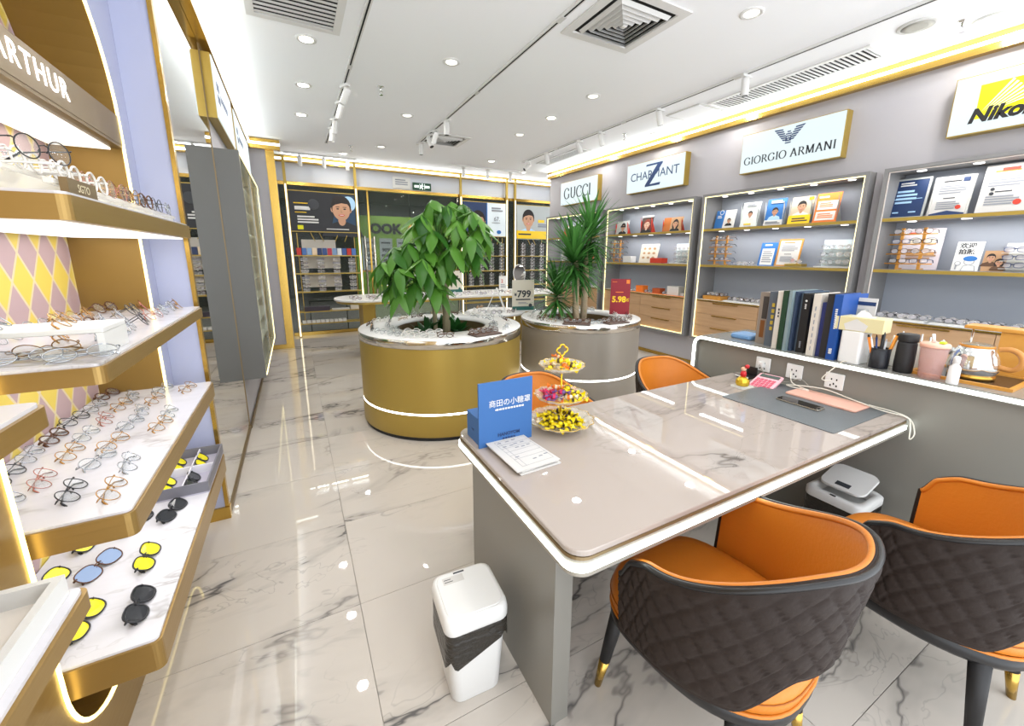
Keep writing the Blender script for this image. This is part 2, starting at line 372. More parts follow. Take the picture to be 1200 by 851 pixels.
for i, x in enumerate((2.56, 3.08, 3.62, 4.5, 2.05)):
    p = MB().box((x-.19, 13.03, 1.0), (x+.19, 13.05, 1.97)).build('window_poster', mat('poster_grey', 'a9b0b2', .6), g)
    text('90%' if i % 2 == 0 else '重磅', .15, INK, p, (x, 13.027, 1.62), RY, .001, bold=.004)
    ln = MB()
    for z, h_, w_ in ((1.84, .05, .14), (1.46, .08, .14), (1.32, .06, .14), (1.2, .06, .14)):
        for q in range(6): ln.box((x-w_+w_/3*q, 13.024, z-h_/2), (x-w_+w_/3*(q+.75), 13.03, z+h_/2))
    ln.build('printed_line', INK, p, kind='stuff')
for k, (x, y) in enumerate(((1.2, 10.6), (2.4, 10.2), (3.4, 10.8), (4.6, 10.3), (.2, 10.4), (2.9, 12.3), (4.3, 12.2))):
    o = tag(MB().lathe([(.09, 0), (.09, .012)], 16, (x, y, 3.285)).build('mall_downlight', LAMPW), 'round white lamp in the dark ceiling outside the glass door, %s of seven' % ORD[k], 'ceiling light', 'lamps outside the shop')
    ld = bpy.data.lights.new('mall_lamp', 'SPOT'); ld.energy = 60; ld.spot_size = 2.2; ld.shadow_soft_size = .08
    lo = link(bpy.data.objects.new('mall_lamp', ld)); lo.location = (x, y, 3.26)
# ---------------------------------------------------------------- ceiling fittings
def downlight(x, y, lit, label, r=.062, pw=1.0):
    t = thing('downlight', label, 'ceiling light', (x, y, ZC))
    MB().lathe([(r*.78, -.004), (r, -.010), (r*1.22, -.006), (r*1.25, 0)], 24, (x, y, ZC), False).build('trim_ring', WHITE, t)
    MB().lathe([(r*.8, -.003), (r*.8, -.006)], 24, (x, y, ZC)).build('diffuser', LAMPW if lit else LAMPO, t)
    ld = bpy.data.lights.new('lamp', 'AREA'); ld.shape = 'DISK'; ld.size = .11; ld.energy = LAMP*pw*(1 if lit else .75); ld.color = (1, .97, .93)
    lo = bpy.data.objects.new('lamp', ld); C.objects.link(lo); lo.parent = t; lo.location = (0, 0, -.014)
cols = [(.248, (('third', 5.88), ('second', 4.89), ('first', 3.90)), 1, 'in the row above the mirror aisle'),
        (1.375, (('fourth', 6.94), ('third', 5.29), ('second', 3.72)), 0, 'in the row over the gold planter'),
        (2.95, (('fourth', 5.33), ('second', 3.74), ('first', 2.04)), 0, 'in the row over the silver planter')]
for x, ys, lit, where in cols:
    for o_, y in ys: downlight(x, y, lit, '%s ceiling downlight %s, %s counted towards the storefront' % ('bright' if lit else 'dim', where, o_))
downlight(2.946, 4.53, 1, 'bright downlight between two dim ones over the silver planter')
downlight(4.52, 1.265, 1, 'large bright downlight beside the gold cornice of the sign wall', .10)
for y, l in ((3.30, 'small twin downlight by the long slotted grille above the eagle sign'), (4.4, 'small downlight above the sign with a crossed letter'), (5.7, 'small downlight above the gap between two signs'), (7.6, 'warm downlight in the corner where cornice meets storefront')):
    downlight(4.55 if y < 7 else 4.3, y, y > 7, l, .045)
for x, y, l in ((.25, .6, 'over the upper tray shelf'), (.25, 1.9, 'over the arched display niche'), (1.4, 1.0, 'over the white bin'), (1.4, 2.2, 'over the candy stand'), (2.95, .6, 'over the glass kettle'), (4.4, .1, 'over the certificates'), (.9, 7.7, 'before the glass door'), (3.3, 7.0, 'over the long display table')):  # added downlights, mostly out of view, kept for the light they give
    downlight(x, y, 1, 'added ceiling downlight ' + l, pw=1)
def sprinkler(x, y, label):
    t = thing('sprinkler', label, 'sprinkler', (x, y, ZC))
    MB().lathe([(.035, 0), (.035, -.006), (.012, -.008), (.012, -.035), (.007, -.045)], 14, (x, y, ZC)).build('base', CHROME, t)
    MB().tube([(x-.012, y, ZC-.04), (x-.016, y, ZC-.055), (x, y, ZC-.072)], .003, 5).tube([(x+.012, y, ZC-.04), (x+.016, y, ZC-.055), (x, y, ZC-.072)], .003, 5).build('yoke', CHROME, t)
    MB().lathe([(.02, 0), (.02, .003)], 12, (x, y, ZC-.078)).build('deflector', CHROME, t)
sprinkler(.933, 4.562, 'chrome fire sprinkler between two dim downlights near the mirror track')
sprinkler(4.354, 1.38, 'chrome fire sprinkler beside the round ceiling speaker')
sprinkler(.952, 7.118, 'chrome fire sprinkler close to the child poster')
sprinkler(4.2, 4.6, 'chrome fire sprinkler between slotted grille and crossed letter sign')
def grille(x0, y0, x1, y1, n, label, along='y', frame=.05):
    t = thing('air_vent', label, 'vent', ((x0+x1)/2, (y0+y1)/2, ZC))
    z0, z1 = ZC-.014, ZC-.0005; f = frame
    MB().box((x0, y0, z0), (x1, y0+f, z1)).box((x0, y1-f, z0), (x1, y1, z1)).box((x0, y0+f, z0), (x0+f, y1-f, z1)).box((x1-f, y0+f, z0), (x1, y1-f, z1)).build('frame', WHITE, t)
    MB().box((x0+f, y0+f, z1-.004), (x1-f, y1-f, z1-.001)).build('duct_opening', DARK, t)
    me = None
    for i in range(n):
        k = (i+.5)/n
        if along == 'y':
            w_ = (y1-y0-2*f)/n*.19; yy = y0+f+(y1-y0-2*f)*k; a, b, c_ = (x0+f, yy-w_, z0+.002), (x1-f, yy+w_, z1-.005), (0, yy, 0)
        else:
            w_ = (x1-x0-2*f)/n*.19; xx = x0+f+(x1-x0-2*f)*k; a, b, c_ = (xx-w_, y0+f, z0+.002), (xx+w_, y1-f, z1-.005), (xx, 0, 0)
        if me is None:
            o = MB().box(a, b).build('louvre', WHITES, t); me = (o, c_)
        else:
            o = link(me[0].copy(), t); o.location = Vector(c_)-Vector(me[1])
grille(-.13, 2.75, .47, 3.70, 16, 'white slotted air vent above the mirror aisle')
grille(4.18, 1.85, 4.52, 3.30, 36, 'long slotted grille in the ceiling above the eagle sign', 'y', .035)
grille(4.08, 5.50, 4.35, 6.74, 26, 'slotted grille in the ceiling above the first sign by the storefront', 'y', .035)
def diffuser(x0, y0, x1, y1, label):
    t = thing('ceiling_diffuser', label, 'vent', ((x0+x1)/2, (y0+y1)/2, ZC)); cx, cy, hx_, hy_ = (x0+x1)/2, (y0+y1)/2, (x1-x0)/2, (y1-y0)/2
    def sq(k, z): return [(cx-hx_*k, cy-hy_*k, z), (cx+hx_*k, cy-hy_*k, z), (cx+hx_*k, cy+hy_*k, z), (cx-hx_*k, cy+hy_*k, z)]
    MB().loft([sq(1, ZC-.001), sq(1, ZC-.012), sq(.80, ZC-.014), sq(.78, ZC-.001)], False).build('frame', WHITE, t)
    MB().box((cx-hx_*.79, cy-hy_*.79, ZC-.004), (cx+hx_*.79, cy+hy_*.79, ZC-.001)).build('duct_opening', DARK, t)
    for k in (.70, .56, .43, .31, .19):
        MB().loft([sq(k, ZC-.010), sq(k-.055, ZC-.034), sq(k-.062, ZC-.034), sq(k-.012, ZC-.008)], False).build('cone_blade', WHITES, t)
    MB().loft([sq(.09, ZC-.012), sq(.05, ZC-.036)]).build('centre_plate', WHITES, t)
diffuser(1.93, 2.22, 2.58, 2.87, 'large square four-way air diffuser in the ceiling between two tracks')
diffuser(1.80, 5.80, 2.42, 6.36, 'square air diffuser behind the track spots at the storefront end')
t = thing('access_panel', 'flat white access panel in the ceiling beside the long grille', 'panel', (4.31, 3.56, ZC))
MB().box((4.10, 3.34, ZC-.008), (4.52, 3.80, ZC-.0005)).build('rim', WHITES, t); MB().box((4.12, 3.36, ZC-.012), (4.50, 3.78, ZC-.008)).build('lid', CEIL, t)
t = thing('ceiling_speaker', 'round ceiling speaker beside the long slotted grille', 'speaker', (4.15, 1.56, ZC))
MB().lathe([(.115, 0), (.115, -.008), (.095, -.012)], 30, (4.15, 1.56, ZC)).build('rim', WHITES, t)
MB().lathe([(.092, -.012), (.05, -.015), (.01, -.016)], 30, (4.15, 1.56, ZC)).build('mesh_cover', mat('speaker_mesh', 'b9b6ae', .7, bump=((300, 300, 300), .4)), t)
def track(x, y0, y1, label):
    t = thing('light_track', label, 'light track', (x, (y0+y1)/2, ZC))
    MB().box((x-.018, y0, ZC-.02), (x+.018, y1, ZC-.0005)).build('rail', WHITE, t)
    MB().box((x-.006, y0+.03, ZC-.0215), (x+.006, y1-.03, ZC-.0195)).build('slot', DARK, t)
    for yy in (y0, y1): MB().box((x-.02, yy-.02, ZC-.024), (x+.02, yy+.02, ZC-.0005)).build('end_cap', WHITE, t)
    yy = y0+1.0
    while yy < y1-.3: MB().box((x-.02, yy-.04, ZC-.024), (x+.02, yy+.04, ZC-.0195)).build('joiner', WHITES, t); yy += 1.5
def spot(x, y, rz, tilt, label, zt=ZC-.022):
    t = thing('track_spotlight', label, 'spotlight', (x, y, zt), rz)
    MB().box((-.016, -.06, -.022), (.016, .06, 0)).build('adapter', WHITE, t, True)
    MB().tube([(0, 0, -.02), (0, 0, -.06)], .008, 8).build('stem', WHITE, t, True)
    h = MB().lathe([(.031, -.075), (.033, -.07), (.033, .065), (.028, .075)], 18).xf(Matrix.Translation((0, 0, -.10)) @ Matrix.Rotation(tilt, 4, 'X'))
    o = h.build('head', WHITE, t, True)
    MB().lathe([(.027, -.0765), (.027, -.074)], 16).xf(Matrix.Translation((0, 0, -.10)) @ Matrix.Rotation(tilt, 4, 'X')).build('lens', BLACK, o, True)
track(.60, .2, 7.05, 'ceiling track along the mirror aisle with white spotlights')
track(1.82, .2, 6.45, 'ceiling track running over the gold planter')
track(3.81, .2, 6.75, 'ceiling track in front of the sign wall')
for i, (y, a, l) in enumerate(((4.62, .7, 'first'), (5.12, .6, 'second'), (5.75, .3, 'third'), (6.15, .25, 'fourth'))): spot(.60, y, .5, a, '%s white spotlight on the mirror aisle track, counted towards the storefront' % l)
for y, a, l in ((5.15, 0, 'first upright'), (5.62, .5, 'second tilted'), (5.85, -.5, 'third tilted'), (6.3, 0, 'fourth upright')): spot(1.82, y, .4, a, '%s spotlight on the track over the gold planter, before the square diffuser' % l)
for y, a, l in ((2.62, .1, 'above the eagle sign'), (3.62, .3, 'beside the flat access panel'), (4.62, .3, 'above the crossed letter sign'), (5.1, .5, 'between crossed letter sign and end sign'), (5.95, .2, 'in front of the short slotted grille'), (6.6, -.9, 'at the storefront end')): spot(3.81, y, -PI/2, a, 'white spotlight on the sign wall track, %s' % l)
t = thing('light_track', 'short ceiling track before the child poster bay', 'light track', (.6, 8.1, ZC)); MB().box((.02, 8.03, ZC-.02), (1.15, 8.06, ZC-.0005)).build('rail', WHITE, t)
for x, l in ((.25, 'first'), (.62, 'second'), (1.0, 'third')): spot(x, 8.045, 0, .3, '%s small spotlight above the child poster bay' % l)
t = thing('light_track', 'short ceiling track before the two poster bays by the sign wall', 'light track', (3.3, 7.6, ZC)); MB().box((2.7, 7.58, ZC-.02), (4.2, 7.61, ZC-.0005)).build('rail', WHITE, t)
for x, l in ((3.0, 'first'), (3.5, 'second'), (4.0, 'third')): spot(x, 7.595, 0, .3, '%s small spotlight above the two poster bays' % l)
# ================================================================ left display unit (niche y .96..1.92, shelves .975..1.92)
XF = -.61; XE = -.462
du = thing('display_unit', 'gold and lilac eyewear display wall with an arched lit niche and four shelves', 'display unit', (-.72, 1.85, 0))
y0, y1, zb, zc = 1.245, 2.475, .185, 2.03
yc, ra = (y0+y1)/2, (y1-y0)/2
arcR = [(yc+ra*math.cos(a), zc+ra*math.sin(a)) for a in [PI/2*i/18 for i in range(19)]]      # from springing to crown
XB = XF-.004
MB().prism([(y1, .07), (2.62, .07), (2.62, 3.13), (yc, 3.13)]+list(reversed(arcR)), XF, XB, 'x').build('lilac_panel', LILAC, du)
MB().prism([(XF+.0005, .07), (XE, .07), (XE, 3.13), (XF+.0005, 3.13)], 2.612, 2.62, 'y').build('lilac_end_panel', LILAC, du)
arcL = [(2*yc-p, z) for p, z in arcR]
q_ = .22
bl = [(y0+q_-q_*math.cos(a), zb+q_-q_*math.sin(a)) for a in [PI/2*i/10 for i in range(11)]]
br_ = [(y1-q_+q_*math.sin(a), zb+q_-q_*math.cos(a)) for a in [PI/2*i/10 for i in range(11)]]
MB().prism([(-.3, .0), (y0, .0), (y0, zc)]+arcL[1:]+[(yc, 3.13), (-.3, 3.13)], XF, XB, 'x').build('pier_panel', GOLD, du)
MB().prism([(y0, 0), (y1, 0)]+[(y1, zb+q_)]+list(reversed(br_))[1:]+list(reversed(bl))[0:], XF, XB, 'x').build('lower_panel', GOLD, du)
MB().box((XF-.004, 2.596, 0), (XE+.010, 2.64, .072)).build('plinth', GOLDP, du)
MB().box((XE-.012, 2.604, .072), (XE+.006, 2.64, 3.13)).build('edge_strip', GOLDP, du)
outl = bl+br_+arcR+list(reversed(arcL))[1:]
MB().loft([[(XB, a, z) for a, z in outl], [(-.85, a, z) for a, z in outl]], False).build('niche_lining', GOLDN, du)
MB().box((-.865, y0-.02, zb-.02), (-.852, y1+.02, 2.68)).build('wallpaper', ARGYLE, du)
MB().tube([(XF+.001, a, z) for a, z in outl], .0055, 6, True).build('led_outline', LEDY, du)
XS = -.42
def tier(z, rim=.062, lit=0., y0=1.27, y1=2.49, xb=-.848):
    s = MB().prism(rrect(xb, y0, XS, y1, .02, 5), z-rim, z-.007).build('shelf', GOLD, du)
    MB().prism(rrect(xb, y0+.007, XS-.007, y1-.007, .016, 5), z-.007, z).build('marble_top', MSHELF, s)
    if lit:
        MB().box((xb+.02, y0+.03, z-rim-.006), (XS-.03, y1-.03, z-rim-.0005)).build('light_panel', mat('shelf_light', (.95, .97, 1), em=.6), s)
        ld = bpy.data.lights.new('shelf_light', 'AREA'); ld.shape = 'RECTANGLE'; ld.size = .30; ld.size_y = (y1-y0)*.85; ld.energy = lit; ld.color = (.96, .97, 1)
        lo = bpy.data.objects.new('shelf_light', ld); C.objects.link(lo); lo.parent = du; lo.location = Vector(((xb+XS)/2, (y0+y1)/2, z-rim-.010))-ORG[du]
    return s
tier(1.632, .062, .8); tier(1.243, .05, .45); tier(.855, .072, .45); tier(.455, .095)
tier(1.236, .045, 0, .2, 1.02); tier(.852, .045, 0, .2, 1.012)
hd = MB().box((-.85, y0+.002, 1.945), (XF-.001, y1-.002, 1.957)).box((XF-.022, y0+.002, 1.957), (XF+.001, y1-.002, 2.075)).build('header', BRONZE, du)
MB().box((-.84, y0+.01, 1.935), (XF-.04, y1-.01, 1.944)).build('header_light', mat('header_light', (1, .97, .9), em=.45), hd)
ld = bpy.data.lights.new('header_lamp', 'AREA'); ld.shape = 'RECTANGLE'; ld.size = .18; ld.size_y = 1.0; ld.energy = .7; ld.color = (1, .96, .9)
lo = bpy.data.objects.new('header_lamp', ld); C.objects.link(lo); lo.parent = du; lo.location = Vector((-.73, yc, 1.930))-ORG[du]
tx = text('ARTHUR', .088, mat('lit_letters', (1, 1, 1), em=1.0), hd, (XF+.003, 1.795, 2.018), RL, .001, bold=.0, sx=1.05); tx.data.space_character = 1.2
t = thing('acrylic_riser', 'small white bridge riser standing on the second shelf', 'display stand', (-.62, 1.47, 1.243))
MB().box((-.80, 1.385, 1.300), (-.445, 1.545, 1.314), .003).build('top_plate', WHITES, t)
for x in (-.80, -.459): MB().box((x, 1.385, 1.2435), (x+.014, 1.545, 1.300)).build('leg', WHITES, t)
ak = thing('acrylic_rack', 'clear stepped acrylic rack holding spectacles on the first shelf', 'display stand', (-.61, 1.85, 1.632))
for i, y in enumerate((1.42, 1.78, 2.12, 2.42)):
    MB().prism([(-.78, 1.6325), (-.47, 1.6325), (-.47, 1.655), (-.78, 1.765)], y, y+.016, 'y').build('upright', ACRYL, ak)
for x, z in ((-.755, 1.755), (-.65, 1.718), (-.55, 1.682), (-.475, 1.655)):
    MB().box((x-.009, 1.35, z), (x+.009, 2.46, z+.013), .003).build('rail', ACRYL, ak)
tg = thing('shelf_tag', 'small brown label block under the acrylic rack', 'tag', (-.46, 1.45, 1.633)); MB().box((-.46, 1.36, 1.633), (-.445, 1.52, 1.672)).build('block', BRONZE, tg)
text('SGTO', .026, mat('tag_print', 'cfc3a4', .5), tg, (-.444, 1.44, 1.652), RL, .0003)
wt = thing('display_tray', 'white wooden tray with raised rim holding black frames', 'tray', (-.62, .7, .8525))
MB().box((-.80, .40, .8525), (-.443, .992, .860)).build('base', mat('tray_felt', 'e6e1da', .8), wt)
rm = MB().box((-.80, .40, .860), (-.788, .992, .895)).box((-.457, .40, .860), (-.443, .992, .895)).box((-.788, .40, .860), (-.457, .412, .895)).box((-.788, .978, .860), (-.457, .992, .895)); rm.build('rim', WHITES, wt)
gt = thing('compartment_tray', 'dark grey four compartment tray of yellow lens glasses on the lowest shelf', 'tray', (-.515, 2.28, .4555))
MB().box((-.615, 2.07, .4555), (-.424, 2.485, .462)).build('base', mat('tray_lining', 'aaa6b4', .7), gt)
MB().box((-.615, 2.07, .462), (-.608, 2.485, .508)).box((-.431, 2.07, .462), (-.424, 2.485, .508)).box((-.608, 2.07, .462), (-.431, 2.077, .508)).box((-.608, 2.478, .462), (-.431, 2.485, .508)).build('wall', mat('tray_grey', '6c6b73', .45), gt)
for o_ in (MB().box((-.608, 2.275, .462), (-.431, 2.281, .502)), MB().box((-.522, 2.077, .462), (-.517, 2.478, .502))): o_.build('divider', mat('tray_divider', 'd8d5dc', .6), gt)

# ---------------------------------------------------------------- grey wall cabinet beyond the mirror, with lit frame
lc = thing('wall_cabinet', 'shallow grey wall cabinet with lit edge and glass doors beyond the mirror', 'cabinet', (-.38, 4.9, .44))
cx0, cx1, ca, cb, cz0, cz1 = -.4585, -.297, 3.97, 5.86, .445, 2.285
MB().box((cx0, ca, cz0), (cx1, ca+.03, cz1)).box((cx0, cb-.03, cz0), (cx1, cb, cz1)).box((cx0, ca+.03, cz1-.03), (cx1, cb-.03, cz1)).box((cx0, ca+.03, cz0), (cx1, cb-.03, cz0+.03)).box((cx0, ca+.03, cz0+.03), (cx0+.012, cb-.03, cz1-.03)).build('carcass', GREYD, lc)
MB().tube([(cx1+.002, ca+.04, cz0+.02), (cx1+.002, cb-.02, cz0+.02), (cx1+.002, cb-.02, cz1-.02), (cx1+.002, ca+.04, cz1-.02)], .006, 6).build('led_frame', LEDC, lc)
for k in range(1, 9):
    z = cz0+.03+(cz1-cz0-.06)*k/9
    MB().box((cx0+.012, ca+.03, z), (cx1-.03, cb-.03, z+.008)).build('shelf', ACRYL, lc)
for a, b in ((ca+.04, 4.9), (4.93, cb-.04)):
    d = MB().box((cx1-.012, a, cz0+.04), (cx1-.004, b, cz1-.04)).build('door', GLASS, lc)
    MB().box((cx1-.013, a, cz0+.04), (cx1-.001, a+.02, cz1-.04)).box((cx1-.013, b-.02, cz0+.04), (cx1-.001, b, cz1-.04)).build('door_frame', STEEL, d)
for i, (a, b, l) in enumerate(((4.0, 5.1, 'lit sign box with gold sides next to the mirror edge'), (5.3, 6.9, 'lit sign box with gold sides next to the white column'))):
    t = thing('sign_box', l, 'sign', (-.43, (a+b)/2, 2.5))
    MB().box((-.4685, a, 2.505), (-.405, b, 2.95)).build('box', GOLDS, t)
    f_ = MB().box((-.406, a+.01, 2.515), (-.398, b-.01, 2.94)).build('face', LIGHTBOX, t)
    mk = MB()
    for k in range(2): mk.box((-.3985, a+.12+.0*k, 2.74+k*-.09), (-.3965, a+.12+.13, 2.80-k*.09))
    
    for k in range(6): mk.box((-.3985, a+.30+.07*k, 2.70), (-.3965, a+.345+.07*k, 2.75))
    mk.build('emblem', NAVY, f_)

# ================================================================ right-hand wall cabinets
def wall_cab(i, a, b, lit, label):
    t = thing('display_cabinet', label, 'cabinet', (4.9, (a+b)/2, .39)); f0, bk, z0, z1 = 4.72, 5.085, .39, 2.26
    th = .03
    MB().box((bk-.012, a+.005, z0+.005), (bk, b-.005, z1-.005)).build('back_panel', BLUEG, t)
    for y in (a, b-th): MB().box((f0, y, z0), (bk-.012, y+th, z1)).build('side_panel', GREYC, t)
    MB().box((f0, a+th, z1-th), (bk-.012, b-th, z1)).build('top_panel', GREYC, t)
    MB().box((f0, a+th, z0), (bk-.012, b-th, z0+th)).build('bottom_panel', GREYC, t)
    MB().tube([(f0+.012, a+th+.006, z0+th+.006), (f0+.012, b-th-.006, z0+th+.006), (f0+.012, b-th-.006, z1-th-.006), (f0+.012, a+th+.006, z1-th-.006)], .007, 6, True).build('led_frame' if lit else 'edge_profile', LEDC if lit else LEDOFF, t)
    for z in (1.835, 1.385):
        s = MB().box((f0+.025, a+th, z-.028), (bk-.012, b-th, z), 0).build('shelf', GREYC, t)
        MB().box((f0+.020, a+th, z-.030), (f0+.0255, b-th, z-.002)).build('gold_edge', GOLDS, s)
    c = MB().box((f0+.02, a+th, .915), (bk-.012, b-th, .932)).build('counter_board', mat('counter_pale', 'c9cdd0', .4) if i == 0 else mat('counter_white', 'e6e4e0', .4), t)
    MB().box((f0+.014, a+th, .915), (f0+.0205, b-th, .930)).build('gold_edge', GOLDP, c)
    wd = (b-a-2*th)/2
    for col in range(2):
        ya = a+th+wd*col
        for r_ in range(3):
            za = z0+th+.002+r_*.163
            d = MB().box((f0+.03, ya+.002, za), (bk-.05, ya+wd-.002, za+.160)).build('drawer', OAK, t)
            MB().box((f0+.012, ya+wd*.30, za+.142), (f0+.0305, ya+wd*.70, za+.153)).build('handle', GOLDP, d)
    n = 5
    for k in range(n):
        y = a+.2+(b-a-.4)*k/(n-1)
        for z in (z1-th, 1.835-.028):
            MB().lathe([(.032, -.0005), (.030, -.006)], 14, (f0+.16, y, z)).build('puck_light', mat('puck', (1, .98, .93), em=1.6), t)
    for z in (z1-th-.02, 1.79):
        ld = bpy.data.lights.new('cabinet_light', 'AREA'); ld.shape = 'RECTANGLE'; ld.size = .08; ld.size_y = (b-a)*.8; ld.energy = 2.6; ld.color = (1, .98, .96)
        lo = bpy.data.objects.new('cabinet_light', ld); C.objects.link(lo); lo.parent = t; lo.location = Vector((f0+.16, (a+b)/2, z))-ORG[t]
    return t
wall_cab(0, *CAB[0], False, 'grey wall cabinet with unlit frame behind the kettle, showing framed certificates')
wall_cab(1, *CAB[1], True, 'grey lit wall cabinet under the eagle sign, with five leaflets on top shelf')
wall_cab(2, *CAB[2], True, 'grey lit wall cabinet under the crossed letter sign, with red-backed portraits')
wall_cab(3, *CAB[3], True, 'grey lit wall cabinet behind the spiky plants at the storefront end')

# light-box signs
def stroke(mb, pts, wf, d):
    L, Rr = [], []
    for i, (x, y) in enumerate(pts):
        a = pts[max(0, i-1)]; b = pts[min(len(pts)-1, i+1)]; dx, dy = b[0]-a[0], b[1]-a[1]; l = math.hypot(dx, dy) or 1
        w_ = wf(dx/l, dy/l)/2; L.append((x-dy/l*w_, y+dx/l*w_)); Rr.append((x+dy/l*w_, y-dx/l*w_))
    for i in range(len(pts)-1): mb.prism([L[i], Rr[i], Rr[i+1], L[i+1]], 0, d)
def serif(s, h, d=.0015):
    """thick-and-thin roman capitals, drawn as strokes; returns mesh in its own xy plane, centred"""
    mb = MB(); x = 0
    T, N = .17, .065
    wf = lambda dx, dy: (N+(T-N)*abs(dy)**1.5)
    arc = lambda cx, cy, rx, ry, a0, a1, n=18: [(cx+rx*math.cos(math.radians(a0+(a1-a0)*i/n)), cy+ry*math.sin(math.radians(a0+(a1-a0)*i/n))) for i in range(n+1)]
    for ch in s:
        st = []; ser = []
        if ch == ' ': x += .4*h; continue
        if ch == 'I': st = [[(.17, 0), (.17, 1)]]; ser = [(.17, 0), (.17, 1)]; W = .34
        elif ch == 'O': st = [arc(.48, .5, .42, .5, 0, 360, 28)]; W = .98
        elif ch in 'GC':
            st = [arc(.48, .5, .42, .5, 52, 308 if ch == 'C' else 325)]; W = .86
            st.append([(.76, .72), (.76, .92)])
            if ch == 'G': st.append([(.80, .08), (.80, .42)]); ser = [(.80, .42)]; W = .96
        elif ch == 'U': st = [[(.18, 1), (.18, .35)]+arc(.46, .35, .28, .35, 180, 270, 8), arc(.46, .35, .28, .35, 270, 360, 8)+[(.74, 1)]]; ser = [(.18, 1), (.74, 1)]; W = .92
        elif ch == 'R': st = [[(.17, 0), (.17, 1)], [(.17, .97), (.38, .97)]+arc(.38, .73, .24, .24, 90, -90, 10)+[(.17, .49)], [(.40, .5), (.76, .02)]]; ser = [(.17, 0), (.17, 1), (.76, 0)]; W = .84
        elif ch == 'A': st = [[(.10, 0), (.42, 1)], [(.42, 1), (.43, .99), (.78, 0)], [(.22, .36), (.64, .36)]]; ser = [(.10, 0), (.78, 0)]; W = .88
        elif ch == 'M': st = [[(.14, 0), (.16, 1)], [(.17, 1), (.5, .05)], [(.5, .05), (.84, 1)], [(.86, 1), (.88, 0)]]; ser = [(.14, 0), (.88, 0), (.12, 1), (.9, 1)]; W = 1.04
        elif ch == 'N': st = [[(.15, 0), (.15, 1)], [(.15, 1), (.75, .0)], [(.75, 0), (.75, 1)]]; ser = [(.15, 0), (.13, 1), (.75, 1)]; W = .92
        for p in st: stroke(mb, [(x+a*h, b*h) for a, b in p], lambda dx, dy: wf(dx, dy)*h, d)
        for a, b in ser: mb.box((x+(a-.13)*h, b*h-.018*h, 0), (x+(a+.13)*h, b*h+.018*h, d))
        x += (W+.08)*h
    mb.v = [(a-x/2, b-h/2, c) for a, b, c in mb.v]
    return mb
XSG = 4.735
MR = lambda y, z, x=XSG: Matrix(((0, 0, -1, x), (-1, 0, 0, y), (0, 1, 0, z), (0, 0, 0, 1)))
def sign(a, b, label):
    t = thing('sign_box', label, 'sign', (4.79, (a+b)/2, 2.44))
    MB().box((4.745, a, 2.435), (4.839, b, 2.858)).build('box', GOLDS, t)
    return t, MB().box((4.737, a+.008, 2.443), (4.746, b-.008, 2.850)).build('face', LIGHTBOX, t)
t, f_ = sign(5.79, 6.89, 'lit white sign reading GUCCI in thin roman capitals')
serif('GUCCI', .19).xf(MR(6.36, 2.645)).build('lettering', INK, f_)
t, f_ = sign(4.0, 5.08, 'lit white sign reading CHARMANT crossed by a large italic Z')
text('CHARMANT', .165, NAVY, f_, (XSG, 4.54, 2.655), RX, .0008, sx=1.0)
z = MB(); z.prism([(-.14, .13), (.17, .13), (.17, .155), (-.13, .155)], 0, .002); z.prism([(.075, .13), (.165, .13), (-.05, -.13), (-.14, -.13)], 0, .002); z.prism([(-.14, -.155), (.14, -.155), (.15, -.12), (-.14, -.13)], 0, .002)
z.xf(MR(4.55, 2.65, 4.7345)).build('crossing_letter', NAVY, f_)
t, f_ = sign(2.19, 3.215, 'lit white sign reading GIORGIO ARMANI below a striped eagle')
serif('GIORGIO ARMANI', .079).xf(MR(2.70, 2.565)).build('lettering', INK, f_)
eg = MB()
for k in range(8):   # striped eagle: wings narrowing downwards, centre block
    zt = .085-k*.022; o_ = .155-k*.018; i_ = .062-k*.011
    for sgn in (-1, 1):
        if i_ > .004: eg.prism([(sgn*i_, zt), (sgn*o_, zt+.006), (sgn*(o_-.012), zt-.010), (sgn*i_, zt-.013)], 0, .0015)
for k in range(6): wd = .030 if k else .018; eg.prism([(-wd, .055-k*.022), (wd, .055-k*.022), (wd-.002, .043-k*.022), (-wd+.002, .043-k*.022)], 0, .0015)
eg.xf(MR(2.70, 2.735)).build('emblem', NAVY, f_)
t, f_ = sign(.30, 1.47, 'lit white sign with a yellow square emblem reading Nikon')
yq = MB().box((4.7355, 1.045, 2.535), (4.7365, 1.325, 2.775)).build('emblem', YEL, f_)
ry = MB()
for k in range(7):
    s_ = k/6; ry.prism([(1.30-.04*k*.3, 2.58), (1.165-.115*s_, 2.773-.13*s_), (1.165-.115*s_-.012, 2.773-.13*s_-.008)], 4.7348, 4.7356, 'x')
ry.build('rays', WHITE, yq)
text('Nikon', .135, BLACK, f_, (4.7345, 1.19, 2.555), RX, .0008, shear=.25, bold=.006)
MB().prism([(.99, 2.62), (.955, 2.62), (.90, 2.75), (.86, 2.75), (.86, 2.78), (.93, 2.78)], 4.7345, 4.736, 'x').build('slanted_stroke', NAVY, f_)

